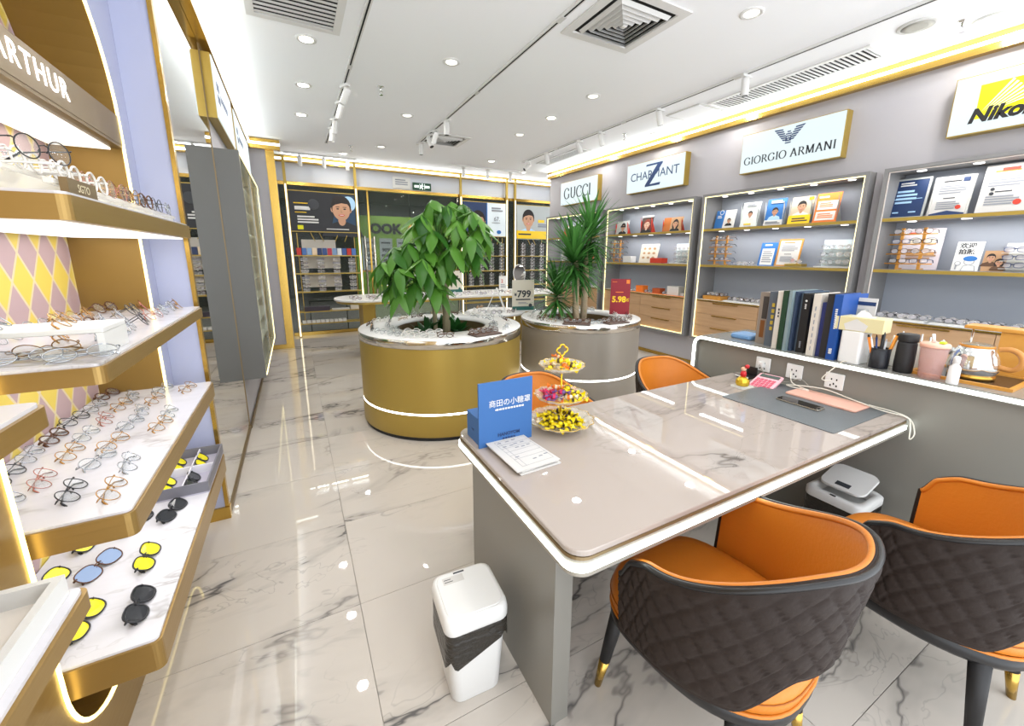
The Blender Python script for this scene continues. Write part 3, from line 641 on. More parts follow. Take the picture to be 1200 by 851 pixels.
# ================================================================ table, counter
tb = thing('consultation_table', 'white marble consultation table with lit edge and grey leg panels', 'table', (1.5, 1.12, 0))
ol = rrect(.555, .70, 2.478, 1.545, .055, 8); ol = [(x, y) for x, y in ol]
ol = rrect(.555, .70, 2.60, 1.545, .055, 8); ol = [(min(x, 2.478), y) for x, y in ol]
slab(ol, .742, .76, .003).build('marble_top', MTABLE, tb)
def off(o_): return [(min(2.478, x+(o_ if x > 1.5 else -o_)), y+(o_ if y > 1.12 else -o_)) for x, y in ol]
MB().loft([[(x, y, .742) for x, y in off(.001)], [(x, y, .735) for x, y in off(.003)]]).build('bronze_trim', BRONZE, tb)
MB().prism(off(.002), .722, .735).build('apron', GREYI, tb)
MB().prism(off(.006), .702, .722).build('led_edge', LEDG, tb)
MB().prism(off(.002), .685, .702).build('lower_apron', GREYI, tb)
MB().box((.60, .845, 0), (.665, 1.48, .685)).build('leg_panel', GREYM, tb)
MB().box((.665, .86, .60), (2.478, .90, .685)).build('rail', GREYM, tb)
ct = thing('service_counter', 'raised grey counter with lit rounded edge behind the marble table', 'counter', (2.7, .8, 0))
HC = .95; CX = 2.482
prof = [(1.895, 0), (1.895, HC-.07)]+[(1.895-.07+.07*math.cos(a), HC-.07+.07*math.sin(a)) for a in [PI/2*i/8 for i in range(1, 9)]]+[(-.35, HC)]
inner = [(-.35, HC-.028), (1.825, HC-.028)]+[(1.825+.042*math.sin(a), HC-.07+.042*math.cos(a)) for a in [PI/2*i/8 for i in range(1, 9)]]+[(1.867, 0)]
MB().prism(prof+inner, CX+.004, 3.00, 'x').build('counter_shell', GREYM, ct)
MB().prism([(a-(.004 if a > 0 else 0), z-.004) for a, z in prof]+[(a+.001, z+.006) for a, z in inner], CX, CX+.0045, 'x').build('led_edge', LEDG, ct)
MB().prism([(p, z+.001 if z > HC-.001 else z) for p, z in [(1.82, HC), (1.82, HC+.0015), (-.35, HC+.0015), (-.35, HC)]], CX+.002, 3.0, 'x').build('counter_top', mat('counter_gloss', '8b8a85', .12, .1), ct)
MB().box((CX+.03, -.35, 0), (CX+.06, 1.866, HC-.028)).build('front_panel', GREYM, ct)
# a socket row on the panel
for y, l in ((1.40, 'white wall socket with black plug beside the pink calculator'), (1.22, 'white five-hole wall socket above the calculator end of the cables'), (1.02, 'white five-hole wall socket above the rose tablet')):
    t = thing('wall_socket', l, 'socket', (CX+.029, y, .84)); MB().box((CX+.020, y-.043, .80), (CX+.0299, y+.043, .886), .004).build('plate', WHITE, t)
    h = MB()
    for dy, dz in ((-.012, .052), (.012, .052), (0, .028), (-.014, .018), (.014, .018)): h.box((CX+.0192, y+dy-.003, .80+dz-.005), (CX+.0202, y+dy+.003, .80+dz+.005))
    h.build('slot', DARK, t, kind='stuff')

# ================================================================ planter islands
def island(cx, cy, r, H, body, name, label, seam):
    t = thing('planter_island', label, 'planter', (cx, cy, 0)); c = (cx, cy, 0); n = 72; ri = r*.56
    MB().lathe([(r-.012, .0), (r-.012, .03)], n, c, False).build('plinth', BLACKM, t)
    MB().lathe([(r-.02, .03), (r-.002, .032), (r, .036), (r, seam-.008)], n, c, False).build('body', body, t)
    MB().lathe([(r, seam-.008), (r-.008, seam-.006), (r-.008, seam+.006), (r, seam+.008)], n, c, False).build('led_ring', LEDW, t)
    MB().lathe([(r, seam+.008), (r, H-.075)], n, c, False).build('upper_body', body, t)
    MB().lathe([(r, H-.075), (r+.006, H-.074), (r+.006, H-.006), (r+.004, H-.004)], n, c, False).build('steel_band', STEEL, t)
    MB().lathe([(r+.004, H-.004), (r+.002, H), (ri, H), (ri, H-.02)], n, c, False).build('display_rim', WHITE, t)
    MB().lathe([(ri, H-.02), (ri, H-.22)], n, c, False).build('well', BRONZE, t)
    MB().lathe([(ri, H-.22), (ri*.5, H-.19), (.01, H-.18)], 40, c, False).build('soil', SOIL, t)
    return t
island(1.197, 3.67, .745, .845, GOLDS, 'gold', 'round gold planter island with steel band and white spectacle rim', .23)
island(2.715, 3.52, .635, .845, GREYI, 'silver', 'round silver-grey planter island with spiky plants and white rim', .30)
t = thing('display_pillar', 'gold display pillar with round white top between and behind the planters', 'pedestal', (2.12, 4.42, 0))
MB().box((1.97, 4.30, 0), (2.28, 4.62, .80), .01).build('base', GOLDS, t); MB().lathe([(.35, .80), (.36, .805), (.36, .825), (.35, .83)], 40, (2.13, 4.42, 0)).build('top', WHITE, t)
# ---------------------------------------------------------------- long counter table along the storefront
lt = thing('display_table', 'long white topped display table with rounded ends before the storefront', 'table', (2.3, 6.2, 0))
pol = rrect(.46, 5.72, 4.1, 6.70, .45, 10)
slab(pol, .855, .88, .004).build('table_top', WHITE, lt)
MB().prism([(x*.985+.034, y*.985+.09) for x, y in pol], .825, .855).build('gold_apron', GOLDS, lt)
for x in (.88, 3.55): MB().box((x-.07, 6.02, 0), (x+.09, 6.42, .825)).build('leg_slab', GOLDS, lt)
MB().box((.82, 6.015, .30), (.972, 6.02, .31)).build('led_line', LEDW, lt)
# round table mirrors
def round_mirror(x, y, z, r, label, white=False):
    t = thing('table_mirror', label, 'mirror', (x, y, z))
    MB().lathe([(.07, 0), (.07, .006), (.02, .012), (.012, .02), (.012, .14)], 20, (x, y, z)).build('foot', GOLDP, t)
    Mx = Matrix.Translation((x, y, z+.14+r)) @ Matrix.Rotation(-.12, 4, 'X') @ Matrix.Rotation(PI/2, 4, 'X') @ Matrix.Diagonal((.78, 1, 1, 1))
    MB().lathe([(r, -.006), (r+.006, 0), (r, .006)], 32).xf(Mx).build('frame', GOLDP if not white else WHITE, t)
    MB().lathe([(r*.96, .007), (r*.96, .008)], 32).xf(Mx).build('mirror_glass', mat('table_mirror', 'f4f2ee', .02, 1.0), t)
round_mirror(1.19, 6.3, .8805, .155, 'round mirror standing on the display table beside the door handles')
round_mirror(3.50, 6.3, .8805, .155, 'round mirror standing on the display table behind the 799 sign', True)
# ================================================================ tub chairs
def make_chair(label, loc, rz):
    t = thing('tub_chair', label, 'chair', loc, rz, None)
    def ring(k, z, n=56):
        out = []
        for i in range(n):
            a = 2*PI*i/n; x, y = math.cos(a), math.sin(a)
            X = .245*math.copysign(abs(x)**.72, x); Y = (.27*abs(y)**.55) if y > 0 else -.285*abs(y)**.95
            out.append((X*k, Y*k, z))
        return out
    MB().loft([ring(.86, .318), ring(.95, .322), ring(.985, .335), ring(.985, .372), ring(.95, .376)], smooth=True).build('seat_base', BLACK, t, True)
    MB().tube([(x, y, z+.002) for x, y, z in ring(.985, .374)], .0055, 6, True).build('piping', ORANGE, t, True)
    cu = MB().loft([ring(.93, .374), ring(.985, .385), ring(1.0, .41), ring(.985, .44), ring(.94, .456), ring(.8, .462), ring(.4, .466), ring(.05, .467)], smooth=True).build('seat_cushion', ORANGE, t, True)
    MB().tube([(x, y, z) for x, y, z in ring(.999, .418)], .0022, 5, True).build('seam', mat('orange_seam', '9a5510', .6), cu, True)
    T0 = 132
    def path(tt, k):                       # outline at height fraction k (0 base, 1 rim)
        w_, b_ = .262+.030*k, .285+.065*k; a = math.radians(max(-90, min(90, tt))); x, y = w_*math.sin(a), -b_*math.cos(a)
        ex = max(0, abs(tt)-90)/(T0-90)
        return x*(1-.03*ex), y+.115*ex
    sm = lambda e0, e1, x: (lambda q: q*q*(3-2*q))(max(0, min(1, (x-e0)/(e1-e0))))
    def top(tt): return .815-.135*sm(20, 95, abs(tt))-.045*sm(92, T0, abs(tt))
    def bot(tt): return .388+.125*(1-sm(22, 50, abs(tt)))
    def P(tt, q, off):
        z0, z1 = bot(tt), top(tt); z = z0+(z1-z0)*q; k = (z-.37)/.445
        ex = sm(T0-14, T0, abs(tt)); z -= ex*.05*q*q
        x, y = path(tt, k); x2, y2 = path(tt+.5*(1 if tt < 131 else -1), k)
        dx, dy = (x2-x, y2-y) if tt < 131 else (x-x2, y-y2); l = math.hypot(dx, dy) or 1
        return Vector((x+dy/l*off, y-dx/l*off, z)), k
    def sheet(name, off, m, quilt, nu, nv):
        vs = []; fs = []
        for i in range(nu+1):
            tt = -T0+2*T0*i/nu
            for j in range(nv+1):
                q = j/nv; o_ = off
                if quilt:
                    z0, z1 = bot(tt), top(tt); z = z0+(z1-z0)*q; s_ = math.radians(tt)*.30
                    a = (s_/.068+z/.088) % 1; c = (s_/.068-z/.088) % 1
                    d = min(a, 1-a, c, 1-c); e = min(1, q/.06, (1-q)/.06)
                    o_ += (.0075*min(1, d/.15)**.7)*max(0, e)
                vs.append(P(tt, q, o_)[0])
        for i in range(nu):
            for j in range(nv): a = i*(nv+1)+j; fs.append((a, a+nv+1, a+nv+2, a+1))
        return MB().add(vs, fs, True).build(name, m, t, True)
    sheet('shell', .010, BROWN, True, 150, 44)
    sheet('backrest_lining', -.010, ORANGE, False, 60, 12)
    N = 120
    b = [P(-T0+2*T0*i/N, 1, 0)[0] for i in range(N+1)]+[P(T0, 1-j/8, 0)[0] for j in range(1, 8)]+[P(T0-2*T0*i/N, 0, 0)[0] for i in range(N+1)]+[P(-T0, j/8, 0)[0] for j in range(1, 8)]
    MB().tube(b, .0112, 8, True).build('rim_padding', BROWN, t, True)
    e = [P(-T0+2*T0*i/N, 1, .0085)[0]+Vector((0, 0, .006)) for i in range(N+1)]
    MB().tube(e, .0075, 6).build('edge_piping', BLACK, t, True)
    e = [P(-T0+2*T0*i/N, 1, -.0075)[0]+Vector((0, 0, .004)) for i in range(N+1)]
    MB().tube(e, .009, 6).build('rim_lining', ORANGE, t, True)
    for x, y in ((-.165, .20), (.165, .20), (-.165, -.19), (.165, -.19)):
        d = Vector((x*.25, y*.2, -.33)); p0 = Vector((x, y, .33)); p1 = p0+d*.66; p2 = p0+d
        lg = MB().tube([p0, p1], [.026, .018], 12).build('leg', BLACKM, t, True)
        MB().tube([p1, p2], [.0182, .012], 12).build('foot_cap', GOLDP, lg, True)
    return t
ch = make_chair('orange tub chair with quilted brown shell pushed under the table corner by the white bin', (1.05, .66, 0), .10)
dup(ch, (1.86, .40, 0), 0.0, 'orange tub chair with quilted brown shell beside the grey counter panel')
dup(ch, (1.13, 1.62, 0), PI+.05, 'orange tub chair whose back shows behind the candy stand')
dup(ch, (2.07, 1.56, 0), PI-.05, 'orange tub chair on the planter side of the table near the counter end')

# ================================================================ bins
def bin_(label, loc, rz, w_, h, open_lid, body):
    t = thing('trash_bin', label, 'bin', loc, rz); hw = w_/2
    def sq(k, z, r=.035): return [(x, y, z) for x, y in rrect(-hw*k, -hw*k, hw*k, hw*k, r, 5)]
    MB().loft([sq(.80, .0), sq(.82, .005), sq(.97, h*.80), sq(.97, h*.83)], smooth=True).build('body', body, t, True)
    rr_ = random.Random(3)
    rings = []
    for k, z in ((1.0, h*.86), (1.012, h*.82), (1.02, h*.75), (1.03, h*.66), (1.035, h*.585)):
        o_ = []
        for i, (x, y, zz) in enumerate(sq(k, z)):
            j = (rr_.random()-.5)*.008; dz = (math.sin(i*1.3)*.02+(rr_.random()-.5)*.014) if z < h*.6 else (rr_.random()-.5)*.006
            o_.append((x*(1+j*2), y*(1+j*2), zz+dz+(.03*(x/hw) if z < h*.8 else 0)))
        rings.append(o_)
    MB().loft(rings, False, True).build('bin_liner', mat('bin_bag', '2c2823', .32, bump=((25, 25, 60), .9)), t, True)
    if not open_lid:
        l = MB().loft([sq(1.02, h*.845), sq(1.035, h*.855), sq(1.035, h*.93), sq(1.0, h*.985), sq(.93, h*1.0)], smooth=True).build('lid', WHITE, t, True)
        MB().loft([sq(.90, h*1.0), sq(.90, h*1.006), sq(.88, h*1.010)]).build('flap', WHITE, l, True)
        st = MB().box((-.075, hw*.42, h*1.0105), (.0, hw*.72, h*1.0115)).build('sticker', PAPER, t, True)
        MB().box((-.07, hw*.50, h*1.0115), (-.04, hw*.53, h*1.0118)).box((-.07, hw*.60, h*1.0115), (-.045, hw*.63, h*1.0118)).box((-.03, hw*.78, h*1.0105), (.01, hw*.84, h*1.012)).build('printed_line', INK, st, True, kind='stuff')
    else:
        def rc(k, z): return [(x, y, z) for x, y in rrect(-hw*k, -hw*k, hw*k, hw*k, .04, 5)]
        MB().loft([rc(1.02, h*.86), rc(1.04, h*.875), rc(1.04, h*.96), rc(.97, h*.985), rc(.80, h*.985), rc(.76, h*.93), rc(.76, h*.85)], False, True).build('lid_frame', WHITE, t, True)
        fl_ = MB().loft([rc(.78, -.006), rc(.80, 0), rc(.78, .008)]).xf(Matrix.Translation((0, hw*.30, h*1.10)) @ Matrix.Rotation(.28, 4, 'X')).build('flap', WHITE, t, True)
        MB().box((-.03, -.075, .0085), (.03, -.045, .0092)).xf(Matrix.Translation((0, hw*.30, h*1.10)) @ Matrix.Rotation(.28, 4, 'X')).build('printed_mark', INK, fl_, True)
        MB().box((-.012, -hw*.99, h*.986), (.012, -hw*.88, h*.989)).build('sensor_window', BLACK, t, True)
    return t
bin_('white square bin with closed lid and black liner against the table leg panel', (.435, 1.13, 0), -.06, .215, .355, False, WHITE)
bin_('grey-white sensor bin with its flap ajar under the counter panel', (2.335, .83, 0), -PI/2, .24, .36, True, mat('bin_grey', 'c9c8c6', .4))

# ================================================================ plants
def leaflet(L, W_, droop=.25, n=6):
    vs = []; fs = []
    for i in range(n+1):
        s = i/n; y = L*s; w_ = W_*math.sin(PI*min(1, s**.75*.97+.02))**.9 if s < 1 else 0
        z = -droop*L*s*s
        vs += [(-w_, y, z-.12*w_), (0, y, z+.10*w_), (w_, y, z-.12*w_)]
    for i in range(n):
        a = 3*i; fs += [(a, a+1, a+4, a+3), (a+1, a+2, a+5, a+4)]
    return MB().add(vs, fs, True)
def leafmat(name, a, b, rough=.35):
    m = bpy.data.materials.new(name); m.use_nodes = True; nt = m.node_tree; bs = nt.nodes['Principled BSDF']
    oi = nt.nodes.new('ShaderNodeObjectInfo'); mx = nt.nodes.new('ShaderNodeMix'); mx.data_type = 'RGBA'
    mx.inputs[6].default_value = (*hx(a), 1); mx.inputs[7].default_value = (*hx(b), 1)
    nt.links.new(oi.outputs['Random'], mx.inputs[0]); nt.links.new(mx.outputs[2], bs.inputs['Base Color'])
    bs.inputs['Roughness'].default_value = rough; bs.inputs['Subsurface Weight'].default_value = 0
    tr = nt.nodes.new('ShaderNodeBsdfTranslucent'); ms = nt.nodes.new('ShaderNodeMixShader'); ms.inputs[0].default_value = .3
    nt.links.new(mx.outputs[2], tr.inputs[0]); o = nt.nodes['Material Output']
    nt.links.new(bs.outputs[0], ms.inputs[1]); nt.links.new(tr.outputs[0], ms.inputs[2]); nt.links.new(ms.outputs[0], o.inputs[0])
    return m
LEAF = leafmat('money_tree_leaf', '245f1a', '6aa23a'); LEAFD = leafmat('dark_plant_leaf', '1f4a20', '2f6a2c'); LEAFS = leafmat('strap_leaf', '2c5f26', '5a9648', .42)
BARK = mat('bark', '8d8468', .8, bump=((60, 60, 12), .6)); BARKP = mat('pale_bark', 'b3a084', .8, bump=((30, 30, 50), .7))
lm = [leaflet(1, .20, d).mesh('leaflet', LEAF) for d in (.15, .35, .6)]
def palmate(tree, at, tip, size, rnd):
    """one hand-shaped leaf: petiole and its leaflets"""
    a, b = Vector(at), Vector(tip); mid = (a+b)/2+Vector((0, 0, .04))
    p = MB().tube([a, mid, b], .0035, 5).build('leaf', LEAF, tree)
    d = (b-a); d.z *= .3; az = math.atan2(d.x, d.y)
    n = rnd.choice((5, 6, 6, 7)); tilt = rnd.uniform(-.1, .35)
    for k in range(n):
        o = link(bpy.data.objects.new('leaflet', rnd.choice(lm)), p)
        ang = -2.2+4.4*k/(n-1); L = size*(1-.32*abs(ang)/2.2)*rnd.uniform(.9, 1.1)
        o.location = b-ORG[tree]
        Mr = Matrix.Rotation(-az, 4, 'Z') @ Matrix.Rotation(-tilt, 4, 'X') @ Matrix.Rotation(-ang, 4, 'Z') @ Matrix.Rotation(-.25-rnd.uniform(0, .65), 4, 'X')
        o.rotation_euler = Mr.to_euler(); o.scale = (L, L, L)
def money_tree(label, base, pts, radii, crown, n, rnd, size, extra=()):
    t = thing('money_tree', label, 'tree', base)
    MB().tube(pts, radii, 12).build('trunk', BARK, t)
    c, rx, ry, rz_ = crown; top = Vector(pts[-1])
    for i in range(n):
        a = 2*PI*i*.618; zz = -0.75+1.72*((i+.5)/n); r_ = math.sqrt(max(.08, 1-zz*zz*.9))
        tip = (c[0]+rx*r_*math.cos(a)*rnd.uniform(.55, 1), c[1]+ry*r_*math.sin(a)*rnd.uniform(.55, 1), c[2]+rz_*zz)
        at = top+Vector((rnd.uniform(-.05, .05), rnd.uniform(-.05, .05), rnd.uniform(-.12, .04)))+(Vector(tip)-top)*.25
        palmate(t, at, tip, size*rnd.uniform(.85, 1.15), rnd)
    br = MB()
    for i in range(7):
        a = 2*PI*i/7; e_ = Vector((c[0]+rx*.4*math.cos(a), c[1]+ry*.4*math.sin(a), c[2]+rz_*rnd.uniform(-.3, .4))); br.tube([top-Vector((0, 0, .02)), (top+e_)/2+Vector((0, 0, .03)), e_], [.008, .006, .004], 6)
    br.build('branch', mat('green_stem', '5d7a35', .6), t, kind='stuff')
    return t
money_tree('tall broad-leaved tree with the thicker trunk in the gold planter', (1.285, 3.80, .66), [(1.285, 3.80, .64), (1.29, 3.80, .95), (1.275, 3.80, 1.25), (1.27, 3.79, 1.52)], [.042, .038, .036, .034], ((1.32, 3.74, 1.70), .40, .36, .31), 32, random.Random(5), .275)
money_tree('shorter broad-leaved tree with thin trunk and low crown in the gold planter', (1.185, 3.83, .66), [(1.185, 3.83, .64), (1.18, 3.83, .95), (1.16, 3.82, 1.18)], [.024, .021, .020], ((.98, 3.70, 1.36), .36, .30, .28), 30, random.Random(9), .245)
def floor_leaves(x, y, z, n, rnd, label):
    t = thing('leafy_plant', label, 'plant', (x, y, z))
    me = leaflet(1, .17, .35).mesh('leaf', LEAFD)
    for i in range(n):
        a = 2*PI*i*.618; o = link(bpy.data.objects.new('leaf', me), t); L = rnd.uniform(.14, .24)
        o.location = (rnd.uniform(-.06, .06), rnd.uniform(-.06, .06), rnd.uniform(0, .08)); o.rotation_euler = (Matrix.Rotation(a, 4, 'Z') @ Matrix.Rotation(rnd.uniform(.5, 1.35), 4, 'X')).to_euler(); o.scale = (L, L, L)
    return t
for x, y, l in ((1.06, 3.85, 'dark low leafy plant beside the thin trunk in the gold planter'), (1.24, 3.95, 'dark low leafy plant between the two trunks in the gold planter'), (1.42, 3.90, 'dark low leafy plant on the signboard side of the thick trunk')): floor_leaves(x, y, .66, 26, random.Random(int(x*100)), l)
strap = leaflet(1, .042, .18, 5)
# strap leaf: widest low down, long point
strap = MB(); vs = []; n = 6
for i in range(n+1):
    s = i/n; w_ = .048*(1-s)**.6*min(1, .5+s*3); vs += [(-w_, s, -.22*s*s-.2*w_), (0, s, -.22*s*s+.1*w_), (w_, s, -.22*s*s-.2*w_)]
strap.add(vs, [f for i in range(n) for f in ((3*i, 3*i+1, 3*i+4, 3*i+3), (3*i+1, 3*i+2, 3*i+5, 3*i+4))], True); strapm = strap.mesh('leaf', LEAFS)
def dracaena(label, pts, rad, heads, rnd):
    t = thing('dragon_tree', label, 'plant', pts[0])
    MB().tube(pts, rad, 12).build('trunk', BARKP, t)
    for (hx_, hy_, hz), n_, L0, spread in heads:
        for i in range(n_):
            a = 2*PI*i*.618; q = (i+.5)/n_; el = 1.45-spread*q
            o = link(bpy.data.objects.new('leaf', strapm), t); L = L0*rnd.uniform(.85, 1.12)*(1-.15*q)
            o.location = Vector((hx_, hy_, hz-.16*q))-ORG[t]
            o.rotation_euler = (Matrix.Rotation(a, 4, 'Z') @ Matrix.Rotation(el+rnd.uniform(-.12, .12), 4, 'X')).to_euler(); o.scale = (L*1.15, L, L)
    return t
rd = random.Random(11)
dracaena('tallest spiky-leaved plant with pale trunk and topmost head in the silver planter', [(2.84, 3.62, .64), (2.85, 3.62, 1.1), (2.86, 3.62, 1.5), (2.88, 3.60, 1.74)], [.040, .036, .034, .03], [((2.88, 3.60, 1.76), 130, .44, 2.15)], rd)
dracaena('middle spiky-leaved plant with bowed pale trunk in the silver planter', [(2.70, 3.52, .64), (2.66, 3.53, .95), (2.67, 3.54, 1.25), (2.65, 3.54, 1.44)], [.036, .034, .032, .028], [((2.63, 3.54, 1.50), 140, .46, 2.2), ((2.86, 3.66, 1.40), 60, .38, 2.0)], rd)
dracaena('shortest spiky-leaved plant leaning towards the storefront in the silver planter', [(2.57, 3.62, .64), (2.53, 3.62, .95), (2.50, 3.62, 1.08)], [.030, .028, .024], [((2.48, 3.62, 1.14), 100, .38, 2.15)], rd)
dracaena('thin spiky-leaved plant behind the two pale trunks in the silver planter', [(2.90, 3.80, .64), (2.88, 3.80, 1.0), (2.88, 3.78, 1.25)], [.024, .022, .018], [((2.88, 3.78, 1.28), 60, .36, 2.0)], rd)
floor_leaves(2.75, 3.75, .66, 16, random.Random(77), 'dark low leafy plant at the foot of the spiky plants')
# ================================================================ eyewear
def multi(name, parts):
    """one mesh with several materials"""
    v, f, sm, mi = [], [], [], []
    for k, (mb, m) in enumerate(parts):
        o = len(v); v += mb.v; f += [tuple(i+o for i in q) for q in mb.f]; sm += mb.sm; mi += [k]*len(mb.f)
    me = bpy.data.meshes.new(name); me.from_pydata(v, [], f); me.polygons.foreach_set('use_smooth', sm); me.polygons.foreach_set('material_index', mi)
    for _, m in parts: me.materials.append(m)
    import bmesh
    bm = bmesh.new(); bm.from_mesh(me); bmesh.ops.recalc_face_normals(bm, faces=bm.faces); bm.to_mesh(me); bm.free()
    return me
def lens_outline(shape, n):
    out = []
    for i in range(n):
        a = 2*PI*i/n; c, s = math.cos(a), math.sin(a)
        if shape == 'round': x, z = .0245*c, .0225*s
        elif shape == 'panto': x, z = .0255*c*(1+.06*s), .0215*s
        elif shape == 'rect': x, z = .027*math.copysign(abs(c)**.6, c), .0185*math.copysign(abs(s)**.6, s)
        else: x, z = .029*math.copysign(abs(c)**.75, c)*(1+.10*s), .0235*math.copysign(abs(s)**.8, s)
        out.append((x, z))
    return out
STY = {   # frame material, lens material, shape, thickness
 'gold_round': ('e_gold', LENS, 'round', .0012), 'silver_panto': ('e_silver', LENS, 'panto', .0012), 'black_round': ('e_black', LENS, 'round', .0013),
 'black_rect': ('e_black', LENS, 'rect', .0024), 'clear_panto': ('e_clear', LENS, 'panto', .0024), 'tortoise': ('e_tort', LENS, 'panto', .0022), 'rose_round': ('e_rose', LENS, 'round', .0010),
 'blue_rect': ('e_blue', LENS, 'rect', .0018), 'yellow_sun': ('e_black', LENSY, 'avi', .0020), 'dark_sun': ('e_black', LENSD, 'avi', .0022), 'blue_sun': ('e_tort', LENSB, 'avi', .0016)}
EM = {'e_gold': mat('wire_gold', 'b98f58', .25, 1.0), 'e_silver': mat('wire_silver', 'a9adb2', .22, 1.0), 'e_black': mat('frame_black', '26262a', .3), 'e_clear': mat('frame_clear', 'dcd8d2', .15), 'e_tort': mat('frame_tortoise', '5b3a26', .25), 'e_rose': mat('wire_rose', 'b5786c', .25, .9), 'e_blue': mat('frame_blue', '3c4a72', .3)}
NICE = {'gold_round': 'gold wire spectacles', 'silver_panto': 'silver wire spectacles', 'black_round': 'thin black round spectacles', 'black_rect': 'black framed spectacles', 'clear_panto': 'clear framed spectacles', 'tortoise': 'brown tortoiseshell spectacles', 'rose_round': 'rose gold wire spectacles', 'blue_rect': 'dark blue spectacles', 'yellow_sun': 'yellow lens driving glasses', 'dark_sun': 'black sunglasses', 'blue_sun': 'blue-grey lens sunglasses'}
def glass_parts(sty, fold, lo=False):
    fm, lm_, sh, th = STY[sty]; fm = EM[fm]; n = 12 if lo else 22; k = 4 if lo else 6
    if lo: th = max(th, .0022)
    fr, ln, tp = MB(), [], []
    zc = .024
    for s in (-1, 1):
        o = lens_outline(sh, n)
        fr.tube([(s*.0335+s*x, .0015*abs(x)/.02, zc+z) for x, z in o], th, k, True)
        ln.append(MB().add([(s*.0335+s*x*.96, .0004+.0015*abs(x)/.02, zc+z*.96) for x, z in o], [tuple(range(n))]))
        xo = s*(.0335+.0285); fr.tube([(s*(.0335+.025), 0, zc+.009), (xo, .001, zc+.011), (xo+s*.003, .005, zc+.011)], th*1.3, 4)
        if fold:
            y = .008 if s < 0 else .013
            tp.append(MB().tube([(xo+s*.003, .005, zc+.011), (xo, y+.002, zc+.011), (s*.0, y+.004, zc+.008), (-s*.045, y+.002, zc+.002), (-s*.060, y, zc-.012)], [th*1.1, th*1.1, th*1.2, th*1.9, th*1.9], 4 if lo else 5))
        else:
            tp.append(MB().tube([(xo+s*.003, .005, zc+.011), (xo+s*.003, .06, zc+.012), (xo+s*.001, .10, zc+.011), (xo-s*.004, .137, zc-.010)], [th*1.1, th*1.1, th*1.9, th*1.9], 4 if lo else 5))
        if not lo: fr.tube([(s*.009, .001, zc+.002), (s*.0085, .006, zc-.004)], [.0006, .0022], 4)
    fr.tube([(-.010, 0, zc+.006), (0, -.0005, zc+.009), (.010, 0, zc+.006)], th, k)
    return fr, ln, tp, fm, lm_
PROTO = {}
NSP = [0]
def specs(sty, loc, rot, label, group, fold=True, lo=False):
    NSP[0] += 1
    cat = 'sunglasses' if 'sun' in sty else 'glasses'; nm = 'sunglasses' if 'sun' in sty else 'spectacles'
    key = (sty, fold, lo); sc_ = 1.2 if 'sun' in sty else 1.1
    if lo:
        if key not in PROTO:
            fr, ln, tp, fm, lm_ = glass_parts(sty, fold, True); l = MB()
            for q in ln: l.add(q.v, q.f)
            for q in tp: fr.add(q.v, q.f, True)
            PROTO[key] = multi(nm, [(fr, fm), (l, LENSW if lm_ == LENS else lm_)])
        o = bpy.data.objects.new(nm, PROTO[key]); C.objects.link(o); o.location = loc; o.rotation_euler = rot
        return tag(o, label, cat, group)
    if key in PROTO: return dup(PROTO[key], loc, rot, label, group, sc_)
    t = thing(nm, label, cat, loc, 0, group); fr, ln, tp, fm, lm_ = glass_parts(sty, fold)
    fr.build('frame', fm, t, True)
    for q in ln: q.build('lens', lm_, t, True)
    for q in tp: q.build('temple', fm, t, True)
    t.rotation_euler = rot; t.scale = (sc_,)*3; PROTO[key] = t
    return t
HP = PI/2
def tiltrot(rz, tilt=0., roll=0.):
    return (Matrix.Rotation(rz, 4, 'Z') @ Matrix.Rotation(-tilt, 4, 'X') @ Matrix.Rotation(roll, 4, 'Y')).to_euler()
rg = random.Random(21)
# third shelf: rows of wire frames lying face up
kinds = ['black_round', 'silver_panto', 'gold_round', 'silver_panto', 'rose_round', 'silver_panto', 'tortoise', 'gold_round', 'silver_panto']
for r_, x in enumerate((-.475, -.575, -.675, -.775)):
    for c_ in range(7):
        y = 1.41+c_*.158+(.045 if r_ % 2 else 0)+rg.uniform(-.02, .02)
        if r_ == 0 and c_ in (2, 5): continue
        s_ = kinds[(r_*5+c_*3+(2 if r_ == 0 else 0)) % 9] if (r_, c_) != (1, 0) else 'black_round'
        specs(s_, (x+rg.uniform(-.01, .01), y, .8575), tiltrot(HP+rg.uniform(-.25, .25), 1.0), '%s lying %s along the %s row on the third shelf' % (NICE[s_], ORD[c_], ['aisle edge', 'second', 'third', 'wallpaper side'][r_]), 'spectacles on the third shelf')
i = 0
for x, ys in ((-.49, (1.64, 1.79, 1.93, 2.06, 2.20, 2.33, 2.44)), (-.61, (1.66, 1.83, 1.98, 2.13, 2.28, 2.42)), (-.73, (1.68, 1.86, 2.04, 2.22, 2.39))):
    for y in ys:
        s_ = kinds[(i*4+1) % 9]; i += 1
        specs(s_, (x, y, 1.2455), tiltrot(HP+rg.uniform(-.35, .35), .6), '%s, %s of the pairs beyond the white riser on the second shelf' % (NICE[s_], ORD[i-1]), 'spectacles on the second shelf', fold=i % 3 != 0)
for k, (x, y, z, s_) in enumerate(((-.52, 1.46, 1.316, 'gold_round'), (-.64, 1.46, 1.316, 'silver_panto'), (-.75, 1.46, 1.316, 'clear_panto'))):
    specs(s_, (x, y, z), tiltrot(HP+.2, .8), '%s lying %s on top of the white riser' % (NICE[s_], ORD[k]), 'spectacles on the white riser')
for k, (x, y, s_) in enumerate(((-.58, 1.34, 'silver_panto'), (-.47, 1.33, 'silver_panto'), (-.70, 1.34, 'silver_panto'), (-.56, 1.44, 'gold_round'))):
    specs(s_, (x, y, 1.2455), tiltrot(.25+.2*k, 1.0), '%s lying %s around the foot of the white riser' % (NICE[s_], ORD[k]), 'spectacles below the white riser')
i = 0
